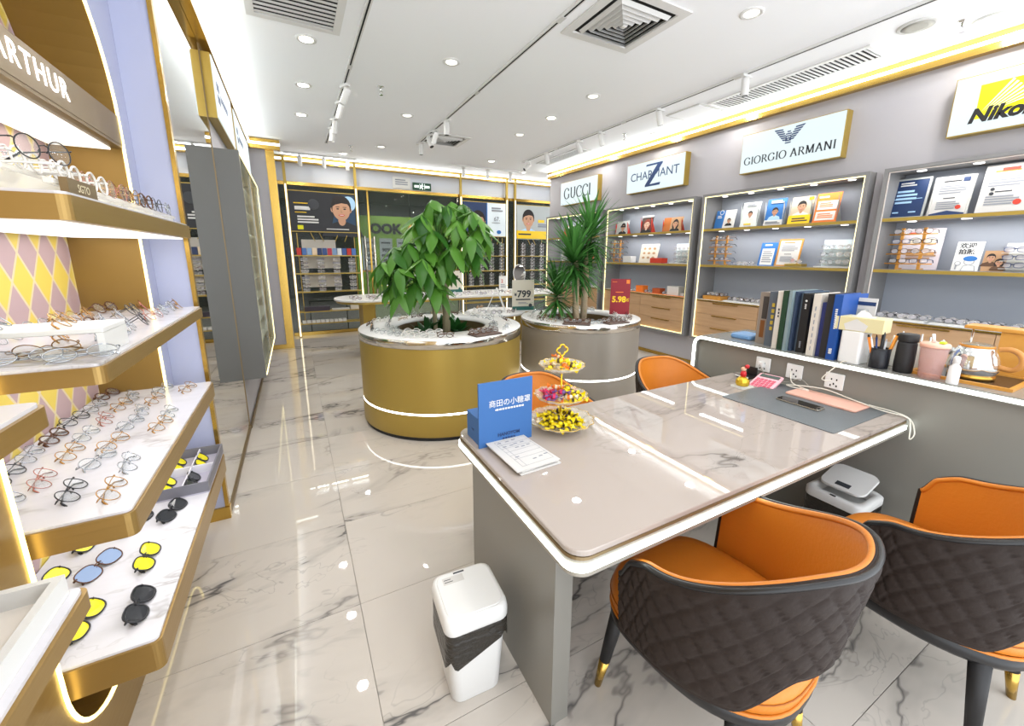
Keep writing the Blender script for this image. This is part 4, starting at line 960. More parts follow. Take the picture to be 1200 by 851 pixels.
for r_, (x, z, n) in enumerate(((-.475, 1.668, 7), (-.55, 1.695, 6), (-.65, 1.731, 5), (-.755, 1.768, 4))):
    for c_ in range(n):
        s_ = ['clear_panto', 'black_round', 'gold_round', 'clear_panto', 'silver_panto', 'tortoise', 'rose_round'][(i*3) % 7]; i += 1
        specs(s_, (x+.014, 1.45+c_*(1.03/n)+rg.uniform(-.01, .01), z-.006), tiltrot(HP+rg.uniform(-.08, .08), .05), '%s, %s along the %s rail of the clear rack' % (NICE[s_], ORD[c_], ORD[r_]), 'spectacles on the clear rack', fold=False)
specs('black_round', (-.47, 1.36, 1.70), tiltrot(HP-.35, .05), 'black spectacles propped at the open corner of the clear rack', None, fold=False)
for k, (x, y, s_, a, l) in enumerate(((-.515, 1.67, 'yellow_sun', 1.5, 'in the middle of the aisle edge'), (-.475, 1.43, 'dark_sun', 1.5, 'at the aisle corner'), (-.505, 1.95, 'dark_sun', 1.2, 'next to the grey compartment tray'), (-.61, 1.92, 'dark_sun', 1.2, 'under the third shelf'), (-.645, 1.68, 'blue_sun', 1.1, 'between yellow pairs'), (-.60, 1.43, 'yellow_sun', 1.35, 'second row at its end'), (-.73, 1.88, 'yellow_sun', 1.4, 'half under the third shelf'), (-.74, 1.43, 'dark_sun', 1.3, 'at the inner shelf end'), (-.755, 1.65, 'yellow_sun', 1.3, 'at the inner side'))):
    specs(s_, (x, y, .4585), tiltrot(a+.1, 1.05), '%s on the lowest white shelf, %s' % (NICE[s_], l), 'glasses on the lowest shelf', fold=True)
for k, (x, y, s_) in enumerate(((-.565, 2.175, 'yellow_sun'), (-.475, 2.175, 'dark_sun'), (-.565, 2.38, 'yellow_sun'), (-.475, 2.38, 'yellow_sun'))):
    specs(s_, (x, y, .464), tiltrot(HP+.1, .85), '%s in the %s of the grey tray' % (NICE[s_], ['inner compartment beside the black pair', 'aisle compartment next to the marble', 'inner compartment by the plinth end', 'aisle compartment by the plinth end'][k]), 'glasses in the grey compartment tray')
for k, (x, y, a) in enumerate(((-.515, .92, .5), (-.50, .80, .9), (-.55, .62, .6))):
    specs('black_rect', (x, y, .862), tiltrot(HP+a, .9), 'black framed glasses lying %s in the white wooden tray' % ORD[k], 'frames in the white wooden tray', fold=k != 0)
specs('black_round', (-.52, .94, 1.238), tiltrot(HP, .8), 'thin black round spectacles on the shelf above the white wooden tray', None)
# planter rims
def rim_specs(cx, cy, r, n, z, name, ks, gaps=()):
    j = 0
    for i in range(n):
        a = 2*PI*i/n+.1
        if any(abs(math.atan2(math.sin(a-g), math.cos(a-g))) < w_ for g, w_ in gaps): continue
        s_ = ks[(i*3) % len(ks)]
        specs(s_, (cx+r*math.cos(a)+rg.uniform(-.02, .02), cy+r*math.sin(a)+rg.uniform(-.02, .02), z), tiltrot(a+HP+rg.uniform(-.3, .3), .45), '%s, %s round the %s planter rim' % (NICE[s_], ORD[j], name), 'spectacles on the %s planter rim' % name); j += 1
ks = ['silver_panto', 'gold_round', 'clear_panto', 'silver_panto', 'black_round', 'tortoise', 'clear_panto']
rim_specs(1.197, 3.67, .665, 26, .847, 'gold', ks, ((-1.45, .17),))
rim_specs(1.197, 3.67, .52, 15, .847, 'gold inner', ks, ((-1.35, .25), (1.05, .35)))
rim_specs(2.715, 3.52, .555, 22, .847, 'silver', ks, ((-1.50, .17), (-2.3, .2), (.35, .25)))
rim_specs(2.715, 3.52, .43, 11, .847, 'silver inner', ks, ((-1.45, .3), (-2.3, .25), (.35, .3)))
def dark_tray(x, y, z, a, label, nm):
    t = thing('spectacle_tray', label, 'tray', (x, y, z), a)
    MB().box((-.13, -.07, 0), (.13, .07, .012), .004).build('base', mat('brown_tray', '5d4e48', .5), t, True)
    MB().box((-.115, -.055, .0122), (.115, .055, .014)).build('felt', mat('tray_felt_brown', '6e5a52', .9), t, True)
    for k in range(4):
        p = Matrix.Rotation(a, 3, 'Z') @ Vector((-.06+.12*(k % 2), -.028+.056*(k//2), 0))
        specs('tortoise', (x+p.x, y+p.y, z+.015), tiltrot(a, .7), 'brown tortoiseshell spectacles lying %s in %s' % (ORD[k], nm), 'spectacles in ' + nm)
dark_tray(1.36, 3.00+.03, .8465, .18, 'brown felt tray of spectacles on the gold planter rim', 'the brown tray on the gold planter')
dark_tray(2.74, 2.985, .8465, .0, 'brown felt tray of spectacles on the silver planter rim', 'the flat brown tray on the silver planter')
dark_tray(2.36, 3.10, .8465, -.75, 'tall brown tray of spectacles at the pillar side of the silver planter', 'the brown tray at the pillar side')
# long display table before the storefront
i = 0
for r_, y in enumerate((5.86, 6.08)):
    for c_ in range(16):
        x = .72+c_*.21+rg.uniform(-.02, .02)
        if (r_ == 2 and abs(x-1.19) < .12) or (r_ == 2 and abs(x-3.5) < .12): continue
        s_ = 'tortoise' if x < 1.0 else ks[(c_*2+r_*3) % 7]
        specs(s_, (x, y, .882), tiltrot(rg.uniform(-.3, .3), .4), '%s, %s in %s row on the long display table' % (NICE[s_], ORD[c_], ['the front', 'the second'][r_]), 'spectacles on the storefront display table', lo=True)
# ================================================================ flat prints
SKIN = mat('print_skin', 'c49678', .6); SKINL = mat('print_skin_light', 'd6b49c', .6); HAIR = mat('print_hair', '241d1c', .6); HAIRR = mat('print_hair_red', '7c3020', .6)
PB = mat('print_blue', '2f6fb5', .5); PBL = mat('print_light_blue', 'a9cdea', .5); POR = mat('print_orange', 'ee7f2d', .5); PYEL = mat('print_yellow', 'f4c81c', .5); PRED = mat('print_red', 'c33a26', .5); PGRN = mat('print_teal', '1f5d55', .5); PGREY = mat('print_pale_grey', 'aeb2b0', .5); PNAVY = mat('print_navy', '1f3660', .5); PBLK = mat('print_black', '17171c', .4); PMAR = mat('print_maroon', '8c1c28', .5); PTAN = mat('print_tan', 'b08a66', .5); PCREAM = mat('print_cream', 'd3ccbc', .6); PWH = mat('print_white', 'dddcd9', .5)
LAY = .0007
def decor(par, items, y0=0., Mx=None, k0=1):
    """flat print on the front (-y side) of a board; u to the viewer's right, v up. Layers sit 0.7 mm apart."""
    for k, it in enumerate(items):
        d = y0-LAY*(k+k0); mb = MB(); ty = it[0]; m = it[-1]; nm = 'print'
        if ty == 'r': mb.prism([(it[1], it[2]), (it[3], it[2]), (it[3], it[4]), (it[1], it[4])], d, y0-LAY*.1, 'y')
        elif ty == 'p': mb.prism(it[1], d, y0-LAY*.1, 'y')
        elif ty == 'e': mb.prism([(it[1]+it[3]*math.cos(2*PI*i/20), it[2]+it[4]*math.sin(2*PI*i/20)) for i in range(20)], d, y0-LAY*.1, 'y')
        elif ty == 'l':     # text lines: u0, v0, u1, v1, count
            n = it[5]; h = (it[4]-it[2])/n
            for q in range(n):
                e_ = it[3] if q % 3 else it[1]+(it[3]-it[1])*.82
                mb.prism([(it[1], it[4]-h*(q+.55)), (e_, it[4]-h*(q+.55)), (e_, it[4]-h*q), (it[1], it[4]-h*q)], d, y0-LAY*.1, 'y')
            nm = 'printed_line'
        elif ty == 't':
            o = text(it[1], it[4], m, par, (0, 0, 0), RY, .0003, bold=it[5] if len(it) > 6 else .0)
            o.location = Vector((it[2], d, it[3])) if Mx is None else Mx @ Vector((it[2], d, it[3]))
            if Mx is not None: o.rotation_euler = (Mx.to_3x3() @ Matrix.Rotation(PI/2, 3, 'X')).to_euler()
            continue
        if Mx is not None: mb.xf(Mx)
        mb.build(nm, m, par, True, kind='stuff')
def face(u, v, s, hair=HAIR, skin=SKIN, coat=PBLK, long_=False, cap=None, tilt=0.):
    """portrait: s is the face half-height"""
    E_ = lambda du, dv, ru, rv, m: ('e', u+du*s, v+dv*s, ru*s, rv*s, m)
    o = []
    if long_: o.append(E_(0, -.25, 1.0, 1.45, hair))
    o += [('p', [(u-1.7*s, v-2.3*s), (u+1.7*s, v-2.3*s), (u+1.35*s, v-1.45*s), (u+.4*s, v-1.05*s), (u-.4*s, v-1.05*s), (u-1.35*s, v-1.45*s)], coat), E_(0, -.95, .30, .42, skin), E_(-.72, -.05, .12, .22, skin), E_(.72, -.05, .12, .22, skin)]
    o += [E_(0, .22, .80, .92, hair if cap is None else cap), E_(0, -.06, .70, .88, skin), ('p', [(u-.74*s, v+.15*s), (u-.60*s, v+.66*s), (u, v+.96*s), (u+.60*s, v+.66*s), (u+.74*s, v+.15*s), (u+.52*s, v+.44*s), (u+.05*s, v+.50*s), (u-.45*s, v+.36*s)], hair if cap is None else cap)]
    for sg in (-1, 1): o += [E_(sg*.28, .02, .11, .055, PBLK), ('r', u+(sg*.28-.15)*s, v+.15*s, u+(sg*.28+.15)*s, v+.20*s, HAIR)]
    o += [('p', [(u-.03*s, v), (u+.09*s, v-.30*s), (u-.08*s, v-.30*s)], PTAN), E_(0, -.50, .24, .085, PRED), E_(0, -.49, .18, .03, PWH)]
    return o
# ---------------------------------------------------------------- storefront bays
def bay(x0, x1, label, shelves, y=8.22):
    t = thing('display_rack', label, 'rack', ((x0+x1)/2, y, 0))
    for x in (x0, x1):
        MB().box((x-.022, y-.022, 0), (x+.022, y+.022, 3.11)).build('post', GOLDS, t)
        MB().box((x-.010, y-.030, .02), (x+.010, y-.021, 2.66)).build('led_strip', mat('led_post', (1, .9, .66), em=LED*.55), t)
    for z in shelves: MB().box((x0+.022, y-.13, z-.018), (x1-.022, y+.06, z)).build('shelf', GOLDS, t)
    for x in (x0+.10, x1-.08): MB().box((x-.007, y+.05, .25), (x+.007, y+.064, 1.86)).build('back_rod', GOLDS, t)
    for x in (x0+.32, x0+.46, x1-.36, x1-.2):
        MB().tube([(x, y+.02, 1.87), (x+.02*(1 if x < (x0+x1)/2 else -1), y-.03, 1.81), (x+.06*(1 if x < (x0+x1)/2 else -1), y-.05, 1.72)], .007, 6).build('lamp_arm', GOLDS, t)
    return t
SH = (1.476, 1.16, .835, .48, .262)
bay(.0, 1.13, 'gold storefront rack under the poster of a smiling child', SH)
bay(3.17, 4.235, 'gold storefront rack under the blue and white poster', SH[:3]+(.48,))
bay(4.44, 5.52, 'gold storefront rack under the poster of a boy on grey and yellow', SH[:3]+(.48,))
def poster(x0, x1, z0, z1, label, back, items, y=8.205):
    t = thing('poster', label, 'poster', ((x0+x1)/2, y, z0)); w_ = x1-x0; h = z1-z0
    b_ = MB().box((-w_/2, 0, 0), (w_/2, .02, h)).build('board', back, t, True)
    MB().box((-w_/2-.012, -.004, -.012), (w_/2+.012, .022, 0)).box((-w_/2-.012, -.004, h), (w_/2+.012, .022, h+.012)).build('frame_rail', GOLDS, t, True)
    decor(t, items); return t
poster(.03, 1.10, 1.89, 2.56, 'dark lit poster of a smiling child with short lines of print', PBLK,
  [('p', [(.10, .05), (.52, .05), (.52, .64), (.25, .64)], mat('print_dim_blue', '24405c', .5)), ('e', .42, .5, .12, .13, PBL)] +
  [('r', .07, .012, .50, .05, PBLK)] + face(.29, .40, .21, coat=PBLK) + [('l', -.47, .45, -.10, .48, 1, PYEL), ('r', -.46, .36, -.22, .42, PWH), ('l', -.46, .30, -.24, .325, 1, PYEL), ('l', -.43, .12, -.10, .26, 3, PWH), ('r', -.44, .03, -.35, .10, YEL), ('l', .02, .03, .48, .055, 1, PWH), ('e', -.16, .46, .09, .09, mat('print_dim_grey', '3b3d42', .5))])
poster(3.20, 4.21, 1.89, 2.58, 'poster half dark blue with a hand and face, half white', PNAVY,
  [('r', .06, 0, .50, .69, mat('print_ice', 'dfe9ef', .5)), ('r', .04, 0, .06, .69, PB)] + face(-.16, .30, .20, coat=PNAVY) + [('p', [(-.45, 0), (-.22, .22), (-.05, .12), (-.1, 0)], SKIN), ('l', .16, .50, .42, .60, 2, INKG), ('t', '67.', .28, .36, .12, .002, INKG), ('l', .16, .27, .40, .29, 1, INKG), ('e', .33, .09, .05, .04, PB)])
poster(4.48, 5.48, 1.86, 2.58, 'pale grey poster of a dark-haired boy above a yellow band', PGREY,
  face(-.20, .42, .19, coat=PBL) + [('r', -.50, 0, .50, .17, PYEL), ('l', -.46, .05, -.06, .11, 1, INK), ('r', .06, .36, .22, .42, PYEL), ('l', .06, .24, .42, .33, 2, INKG), ('r', .38, .60, .50, .68, PYEL)])
# storefront rack contents
cards = ['c8342e', '4f74b8', '8fb0d8', 'e8d2b4', '2c3c66', '39548e', 'b53a4e', '7d9bc4', 'dfe4ea', '415c9c']
for k in range(12):
    x = .07+k*.082; m = mat('card_'+cards[k % 10], cards[k % 10], .5)
    tag(MB().box((x, 8.12, 1.4765), (x+.072, 8.15, 1.60), .004).build('lens_box', m), 'small printed lens box, %s on the top shelf under the child poster' % ORD[k], 'box', 'lens boxes under the child poster')
def stackstand(x, y, z, n, w_, label, lab2, ks_, grp):
    t = thing('spectacle_stand', label, 'display stand', (x, y, z))
    MB().box((x-.05, y+.03, z), (x+.05, y+.075, z+.006)).build('foot', ACRYL, t)
    MB().box((x-.006, y+.04, z+.006), (x+.006, y+.052, z+.02+n*.068)).build('stem', ACRYL, t)
    for k in range(n):
        MB().box((x-.055, y+.025, z+.012+k*.068), (x+.055, y+.04, z+.018+k*.068)).build('arm', WHITE, t)
        specs(ks_[k % len(ks_)], (x, y+.02, z+.019+k*.068), tiltrot(0, .05), lab2 % ORD[k], grp, lo=True)
bays = ((.0, 1.13, 'the child poster'), (3.17, 4.235, 'the blue and white poster'), (4.44, 5.52, 'the boy poster'))
cols_ = ['clear_panto', 'black_rect', 'tortoise', 'silver_panto', 'blue_rect', 'clear_panto', 'black_rect']
for b, (x0, x1, nm) in enumerate(bays[:1]):
    for si, z in enumerate((1.16, .835)):
        for c_ in range(4):
            x = x0+.17+c_*(x1-x0-.34)/3; sh_ = {1.16: 'second', .835: 'third'}[z]
            stackstand(x, 8.10, z+.0005, 4, .13, 'clear stand of stacked spectacles, %s on the %s shelf under %s' % (ORD[c_], sh_, nm),
              'spectacles on %%s step of stand %s, %s shelf under %s' % (['one', 'two', 'three', 'four'][c_], sh_, nm), [cols_[(b+si+c_+q) % 7] for q in range(4)], 'stacked spectacles under ' + nm)
# the two bays by the sign wall: past the limit for single pairs, kept as joined geometry on their stands
for b, (x0, x1, nm) in enumerate(bays[1:]):
    fr_, ln_, st_m = MB(), MB(), MB()
    for si, z in enumerate((1.476, 1.16, .835)):
        for c_ in range(4):
            x = x0+.17+c_*(x1-x0-.34)/3
            st_m.box((x-.05, 8.13, z+.0005), (x+.05, 8.175, z+.0065)).box((x-.006, 8.14, z+.0065), (x+.006, 8.152, z+.29))
            for k in range(4):
                st_m.box((x-.055, 8.125, z+.0125+k*.068), (x+.055, 8.14, z+.0185+k*.068))
                f0_, l0_, t0_, _, _ = glass_parts(cols_[(b+si+c_+k) % 7], True, True); d_ = Matrix.Translation((x, 8.12, z+.0195+k*.068))
                fr_.add([d_ @ Vector(v) for v in f0_.v], f0_.f, True)
                for q in t0_: fr_.add([d_ @ Vector(v) for v in q.v], q.f, True)
                for q in l0_: ln_.add([d_ @ Vector(v) for v in q.v], q.f)
    o = bpy.data.objects.new('stacked_spectacles', multi('stacked_spectacles', [(fr_, EM['e_black'] if b == 0 else EM['e_tort']), (ln_, LENSW), (st_m, WHITE)])); C.objects.link(o); o['kind'] = 'stuff'
    tag(o, 'many small spectacles stacked on stands, three shelves under %s' % nm, 'glasses')
def simplebox(name, a, b, m, label, cat, group=None, lid=None):
    t = thing(name, label, cat, ((a[0]+b[0])/2, (a[1]+b[1])/2, a[2])); hz = a[2]+(b[2]-a[2])*.7
    MB().box(a, (b[0], b[1], hz), .003).build('body', m, t); MB().box((a[0]-.001, a[1]-.001, hz), (b[0]+.001, b[1]+.001, b[2]), .003).build('lid', lid or m, t)
    if group: t['group'] = group
    return t
simplebox('spectacle_case_box', (.10, 8.10, .4805), (.52, 8.22, .56), mat('case_dark', '3d3640', .5), 'dark flat box on the fourth shelf under the child poster', 'box')
simplebox('leaflet_box', (.56, 8.10, .4805), (.86, 8.22, .505), PAPER, 'flat white box on the fourth shelf under the child poster', 'box')
simplebox('leaflet_box', (.88, 8.10, .4805), (1.05, 8.22, .56), PCREAM, 'cream box at the door end of the fourth shelf under the child poster', 'box')
for k in range(10): tag(MB().box((.05+k*.075, 8.10, .2625), (.115+k*.075, 8.2, .31), .004).build('cleaning_cloth_pack', WHITES), 'white pack, %s on the bottom shelf under the child poster' % ORD[k], 'box', 'white packs on the bottom shelf')
t = thing('back_panel_board', 'pale boards hanging behind the shelves under the child poster', 'panel', (.5, 8.3, .6))
for z in (1.24, .90, 1.49): MB().box((.16, 8.30, z), (.72 if z > 1.4 else .78, 8.31, z+.26)).build('board', mat('pale_board', 'cfcac0', .6), t)
fr = thing('floor_sign_frame', 'dark metal frame standing outside the glass under the child poster', 'frame', (.5, 8.50, 0))
MB().tube([(.2, 8.5, .02), (.2, 8.5, .62), (.85, 8.5, .62), (.85, 8.5, .02)], .016, 6, True).build('frame_bar', BLACK, fr)
# exit sign and notice on the bulkhead
t = thing('exit_sign', 'green exit sign with a white running figure above the glass door', 'sign', (2.40, 8.36, 2.76))
MB().box((2.215, 8.335, 2.745), (2.585, 8.3599, 2.885)).build('panel', mat('exit_green', '1d4a34', .4), t)
mk = MB(); mk.ball((2.405, 8.333, 2.862), .011, 8, 6); mk.tube([(2.40, 8.333, 2.845), (2.392, 8.333, 2.805)], .009, 6); mk.tube([(2.392, 8.333, 2.805), (2.415, 8.333, 2.785), (2.405, 8.333, 2.76)], .006, 6); mk.tube([(2.392, 8.333, 2.805), (2.372, 8.333, 2.785), (2.352, 8.333, 2.79)], .006, 6); mk.tube([(2.365, 8.333, 2.825), (2.40, 8.333, 2.84), (2.43, 8.333, 2.82)], .005, 6)
mk.build('running_figure', mat('sign_white', (.9, 1, .95), em=.8), t)
ar = MB()
for s in (-1, 1): ar.box((2.40+s*.065, 8.333, 2.795), (2.40+s*.15, 8.335, 2.835))
ar.box((2.355, 8.333, 2.765), (2.36, 8.335, 2.87)); ar.box((2.45, 8.333, 2.765), (2.455, 8.335, 2.87)); ar.build('arrow', mat('sign_white', 'ffffff'), t, kind='stuff')
t = thing('notice_board', 'small white notice fixed to the bulkhead beside the exit sign', 'sign', (2.0, 8.355, 2.76)); MB().box((1.83, 8.345, 2.75), (2.17, 8.3599, 2.96)).build('plate', WHITES, t); decor_items = [('l', -.12, .05, .12, .17, 3, INKG)]
decor(t, [(q[0], q[1], q[2]-.01, q[3], q[4]-.01, q[5], q[6]) for q in decor_items], -.012)
for b, (xa, xb) in enumerate(((3.16, None), (4.235, None), (5.52, None))): pass
for x, l in ((3.16, 0), ): pass

# ---------------------------------------------------------------- right-hand cabinet contents
def board(name, label, cat, y, z, w_, h, x=4.90, lean=.20, back=PAPER, items=(), th=.006, turn=0., frame=None, rest=None):
    """upright board leaning back; local u to the viewer's right"""
    t = thing(name, label, cat, (x, y, z+.0008), -PI/2+turn); Mx = Matrix.Rotation(-lean, 4, 'X')
    MB().box((-w_/2, 0, 0), (w_/2, th, h)).xf(Mx).build('panel', back, t, True)
    if frame:
        f_ = .014; MB().box((-w_/2-f_, -.004, 0), (-w_/2, th+.004, h+f_)).box((w_/2, -.004, 0), (w_/2+f_, th+.004, h+f_)).box((-w_/2, -.004, h), (w_/2, th+.004, h+f_)).box((-w_/2, -.004, -.0), (w_/2, -.0005, f_)).xf(Mx).build('frame', frame, t, True)
    if rest: MB().add([(w_/2-.004, th*.5, h*.9), (w_/2-.004, th*.5, 0), (w_/2-.004, h*.42, 0)], [(0, 1, 2)]).add([(-w_/2+.004, th*.5, h*.9), (-w_/2+.004, th*.5, 0), (-w_/2+.004, h*.42, 0)], [(0, 1, 2)]).build('easel_back', rest, t, True)
    decor(t, items, 0, Mx); return t
Z1, Z2, Z3 = 1.835, 1.385, .932
cert = lambda w_, h, hd_: [('l', -w_*.3, h*.86, w_*.3, h*.93, 1, hd_), ('l', -w_*.38, h*.56, w_*.38, h*.80, 4, INKG), ('l', -w_*.2, h*.44, w_*.2, h*.48, 1, INK), ('l', -w_*.36, h*.16, w_*.3, h*.38, 4, INKG), ('e', w_*.28, h*.22, w_*.08, w_*.08, PRED)]
dk = glassy('sheet_cover', 'dfe8f2', .25, .08)
board('framed_certificate', 'dark blue certificate sheet with pale lines, first on the top shelf above the kettle', 'certificate', 1.70, Z1, .24, .34, back=PNAVY, items=[('l', -.07, .28, .04, .32, 2, PWH), ('l', -.08, .12, .06, .25, 4, PBL), ('r', -.10, .17, .10, .175, PBL), ('l', -.08, .04, -.03, .06, 1, PBL), ('l', .03, .04, .09, .06, 1, PBL)], frame=PGREY)
board('framed_certificate', 'white certificate in a clear sleeve between two framed sheets above the kettle', 'certificate', 1.42, Z1, .215, .32, back=PAPER, items=cert(.215, .32, INK)+[('r', .05, .28, .09, .315, PNAVY), ('p', [(-.107, 0), (.107, 0), (.107, .02), (0, .045), (-.107, .02)], PNAVY)], frame=ACRYL)
board('framed_certificate', 'large white certificate with a red and yellow header above the kettle', 'certificate', 1.12, Z1, .27, .38, back=PAPER, items=cert(.27, .36, POR)+[('r', -.045, .33, .045, .352, PRED), ('e', -.07, .19, .012, .012, INK), ('e', -.07, .155, .012, .012, INK)])
board('framed_certificate', 'grey-white certificate at the cut-off end of the top shelf above the kettle', 'certificate', .84, Z1, .25, .34, back=PAPER, items=cert(.25, .34, INK))
board('information_board', 'pale board with printed spectacles behind the bamboo rack near the kettle', 'board', 1.56, Z2, .27, .36, x=4.97, lean=.12, back=mat('mauve_board', 'd5ccd2', .6), items=[('l', -.10, .31, -.02, .33, 1, PRED), ('e', -.05, .25, .045, .035, INKG), ('e', -.05, .25, .038, .028, PCREAM), ('e', .055, .25, .045, .035, INKG), ('e', .055, .25, .038, .028, PCREAM), ('l', -.09, .08, .11, .18, 4, PTAN)])
def bamboo_rack(y, z, label, nm, x=4.84, n=4, w_=.26):
    t = thing('bamboo_rack', label, 'display stand', (x, y, z+.0008), -PI/2)
    for u in (-w_*.28, w_*.28):
        MB().box((u-.010, 0, 0), (u+.010, .016, .09*n)).build('upright', BAMBOO, t, True); MB().box((u-.010, .016, 0), (u+.010, .09, .010)).build('foot', BAMBOO, t, True)
    for k in range(n):
        MB().tube([(-w_/2-.03, -.006, .05+.085*k), (w_/2+.03, -.006, .05+.085*k)], .006, 6).build('rung', BAMBOO, t, True)
        for s in (-1, 1):
            st_ = ['black_rect', 'tortoise', 'blue_rect', 'silver_panto'][(k+(s > 0)*2) % 4]
            specs(st_, (x-.012, y-s*w_*.27, z+.05+.085*k+.003), tiltrot(-PI/2, .05), '%s, %s rung, %s side, %s' % (NICE[st_], ORD[k], 'storefront' if s < 0 else 'kettle', nm.replace('the bamboo', 'bamboo')), 'spectacles on ' + nm, fold=False, lo=True)
bamboo_rack(1.58, Z2, 'bamboo spectacle rack before a printed board near the kettle', 'the bamboo rack near the kettle')
bamboo_rack(3.42, Z2, 'bamboo spectacle rack under the eagle sign shelves', 'the bamboo rack under the eagle sign')
bamboo_rack(5.33, Z2, 'bamboo spectacle rack under the crossed letter sign shelves', 'the bamboo rack under the crossed letter sign')
board('welcome_card', 'white card with black characters and a drawn figure with a blue cap', 'card', 1.24, Z2, .155, .24, back=PWH, items=[('t', '欢迎', -.012, .205, .048, .0012, INK), ('t', '拍照', -.012, .155, .048, .0012, INK), ('e', .018, .075, .030, .030, INKG), ('e', .018, .075, .026, .026, PWH), ('e', .02, .10, .040, .022, PB), ('p', [(-.02, .0), (.065, 0), (.055, .04), (.02, .05), (-.01, .04)], INKG), ('p', [(-.016, .0), (.061, 0), (.052, .037), (.02, .046), (-.007, .037)], PWH), ('e', -.045, .06, .018, .018, INKG), ('e', -.045, .06, .014, .014, PWH), ('r', -.055, .01, -.048, .045, INKG)])
board('portrait_card', 'brown portrait card of a couple beside the welcome card', 'card', 1.085, Z2, .125, .165, back=PTAN, items=face(-.022, .108, .030, coat=mat('print_brown', '5b3f2c', .5))+face(.030, .07, .026, long_=True, coat=mat('print_brown', '5b3f2c', .5)))
t = thing('acrylic_tower', 'pale glass tower of green-tinted frames at the cut-off end of the second shelf', 'display stand', (4.88, .92, Z2+.0005), -PI/2)
for k in range(3): MB().box((-.13, 0, .02+.06*k), (.13, .10, .026+.06*k)).build('tier', ACRYL, t, True); [specs('clear_panto' if s < 0 else 'blue_rect', (4.9, .92+s*.065, Z2+.027+.06*k), tiltrot(-PI/2, .1), '%s on the %s tier of the pale glass tower, %s' % (NICE['clear_panto' if s < 0 else 'blue_rect'], ORD[k], 'kettle side' if s < 0 else 'card side'), 'spectacles on the pale glass tower', lo=True) for s in (-1, 1)]
MB().box((-.13, .10, 0), (.13, .106, .22)).build('back_sheet', ACRYL, t, True)
def wtray(y, x, z, w_, d_, n, label, nm, ks_=('silver_panto', 'clear_panto', 'black_round')):
    t = thing('spectacle_tray', label, 'tray', (x, y, z+.0006), -PI/2); MB().box((-w_/2, -d_/2, 0), (w_/2, d_/2, .014), .004).build('base', WHITE, t, True); MB().box((-w_/2+.01, -d_/2+.01, .0142), (w_/2-.01, d_/2-.01, .016)).build('felt', WHITES, t, True)
    for k in range(n):
        s_ = ks_[k % len(ks_)]; r_ = k % 2
        specs(s_, (x-.05+.09*r_, y+w_*.42-(k//2+.5)*w_*.84/((n+1)//2), z+.0175), tiltrot(-PI/2+rg.uniform(-.2, .2), .5), '%s lying %s in %s' % (NICE[s_], ORD[k], nm), 'spectacles in ' + nm, lo=True)
wtray(1.55, 4.87, Z3, .36, .24, 8, 'white spectacle tray by the cabinet side behind the tissue box', 'the white tray behind the tissue box')
wtray(1.14, 4.87, Z3, .40, .24, 10, 'white spectacle tray in the middle of the drawers behind the kettle', 'the white tray behind the kettle')
wtray(.74, 4.87, Z3, .34, .24, 8, 'white spectacle tray at the cut-off end of the drawers behind the kettle', 'the white tray at the cut-off drawer end')
# cabinet under the eagle sign
board('leaflet_stand', 'blue and white folded leaflet with a round badge, first on its top shelf', 'leaflet', 3.46, Z1, .27, .235, back=PWH, items=[('p', [(-.135, 0), (-.02, 0), (-.01, .235), (-.135, .235)], PB), ('e', -.06, .21, .03, .03, PWH), ('e', -.06, .21, .022, .022, PB), ('l', -.11, .13, -.05, .17, 2, PWH)]+face(.06, .10, .028, coat=PBLK))
board('leaflet_stand', 'pale grey leaflet with a small face, second on its top shelf', 'leaflet', 3.14, Z1, .21, .30, back=mat('leaf_pale', 'dde3df', .5), items=face(-.0, .16, .034, coat=PWH)+[('l', -.06, .24, .06, .28, 2, INKG), ('l', -.05, .02, .05, .045, 1, PYEL)], rest=PGREY)
board('leaflet_stand', 'bright blue leaflet with a boy, third on its top shelf', 'leaflet', 2.85, Z1, .21, .31, back=PB, items=[('r', -.105, 0, .105, .07, PWH)]+face(0, .165, .042, coat=PBL)+[('l', -.06, .25, .08, .29, 2, PWH), ('l', -.08, .02, .08, .05, 2, INKG)], rest=PGREY)
board('leaflet_stand', 'leaflet with a face in a dark cap above a yellow band', 'leaflet', 2.575, Z1, .22, .30, back=mat('leaf_sand', 'cdbfa8', .5), items=face(.0, .195, .055, coat=PWH, cap=PBLK)+[('r', -.11, 0, .11, .10, PYEL), ('l', -.07, .02, .09, .07, 2, INK), ('r', .06, .26, .10, .29, YEL)], rest=PGREY)
board('leaflet_stand', 'orange leaflet with white text blocks, last on its top shelf', 'leaflet', 2.33, Z1, .22, .31, back=POR, items=[('l', -.09, .25, .02, .28, 1, PWH), ('r', -.09, .14, .09, .23, PWH), ('l', -.07, .16, .05, .21, 3, POR), ('r', -.09, .03, .09, .12, PWH), ('l', -.07, .045, .07, .10, 3, POR)], rest=PGREY)
board('framed_certificate', 'blue document sheet beside the wood-framed certificate', 'certificate', 2.87, Z2, .185, .27, back=PB, items=[('r', -.07, .01, .07, .20, PWH), ('l', -.055, .03, .055, .17, 6, INKG), ('l', -.05, .22, .05, .25, 1, PWH)])
board('framed_certificate', 'wood-framed white certificate beside a blue document sheet', 'certificate', 2.64, Z2, .22, .29, back=PAPER, items=cert(.22, .29, POR), frame=BAMBOO)
t = simplebox('gold_tray_box', (4.80, 2.43, Z2+.0005), (4.92, 2.60, Z2+.03), GOLDS, 'flat gilt box on the shelf before the wood-framed certificate', 'box')
specs('silver_panto', (4.86, 2.52, Z2+.032), tiltrot(-PI/2, .3), 'silver wire spectacles lying on the flat gilt box', None, lo=True)
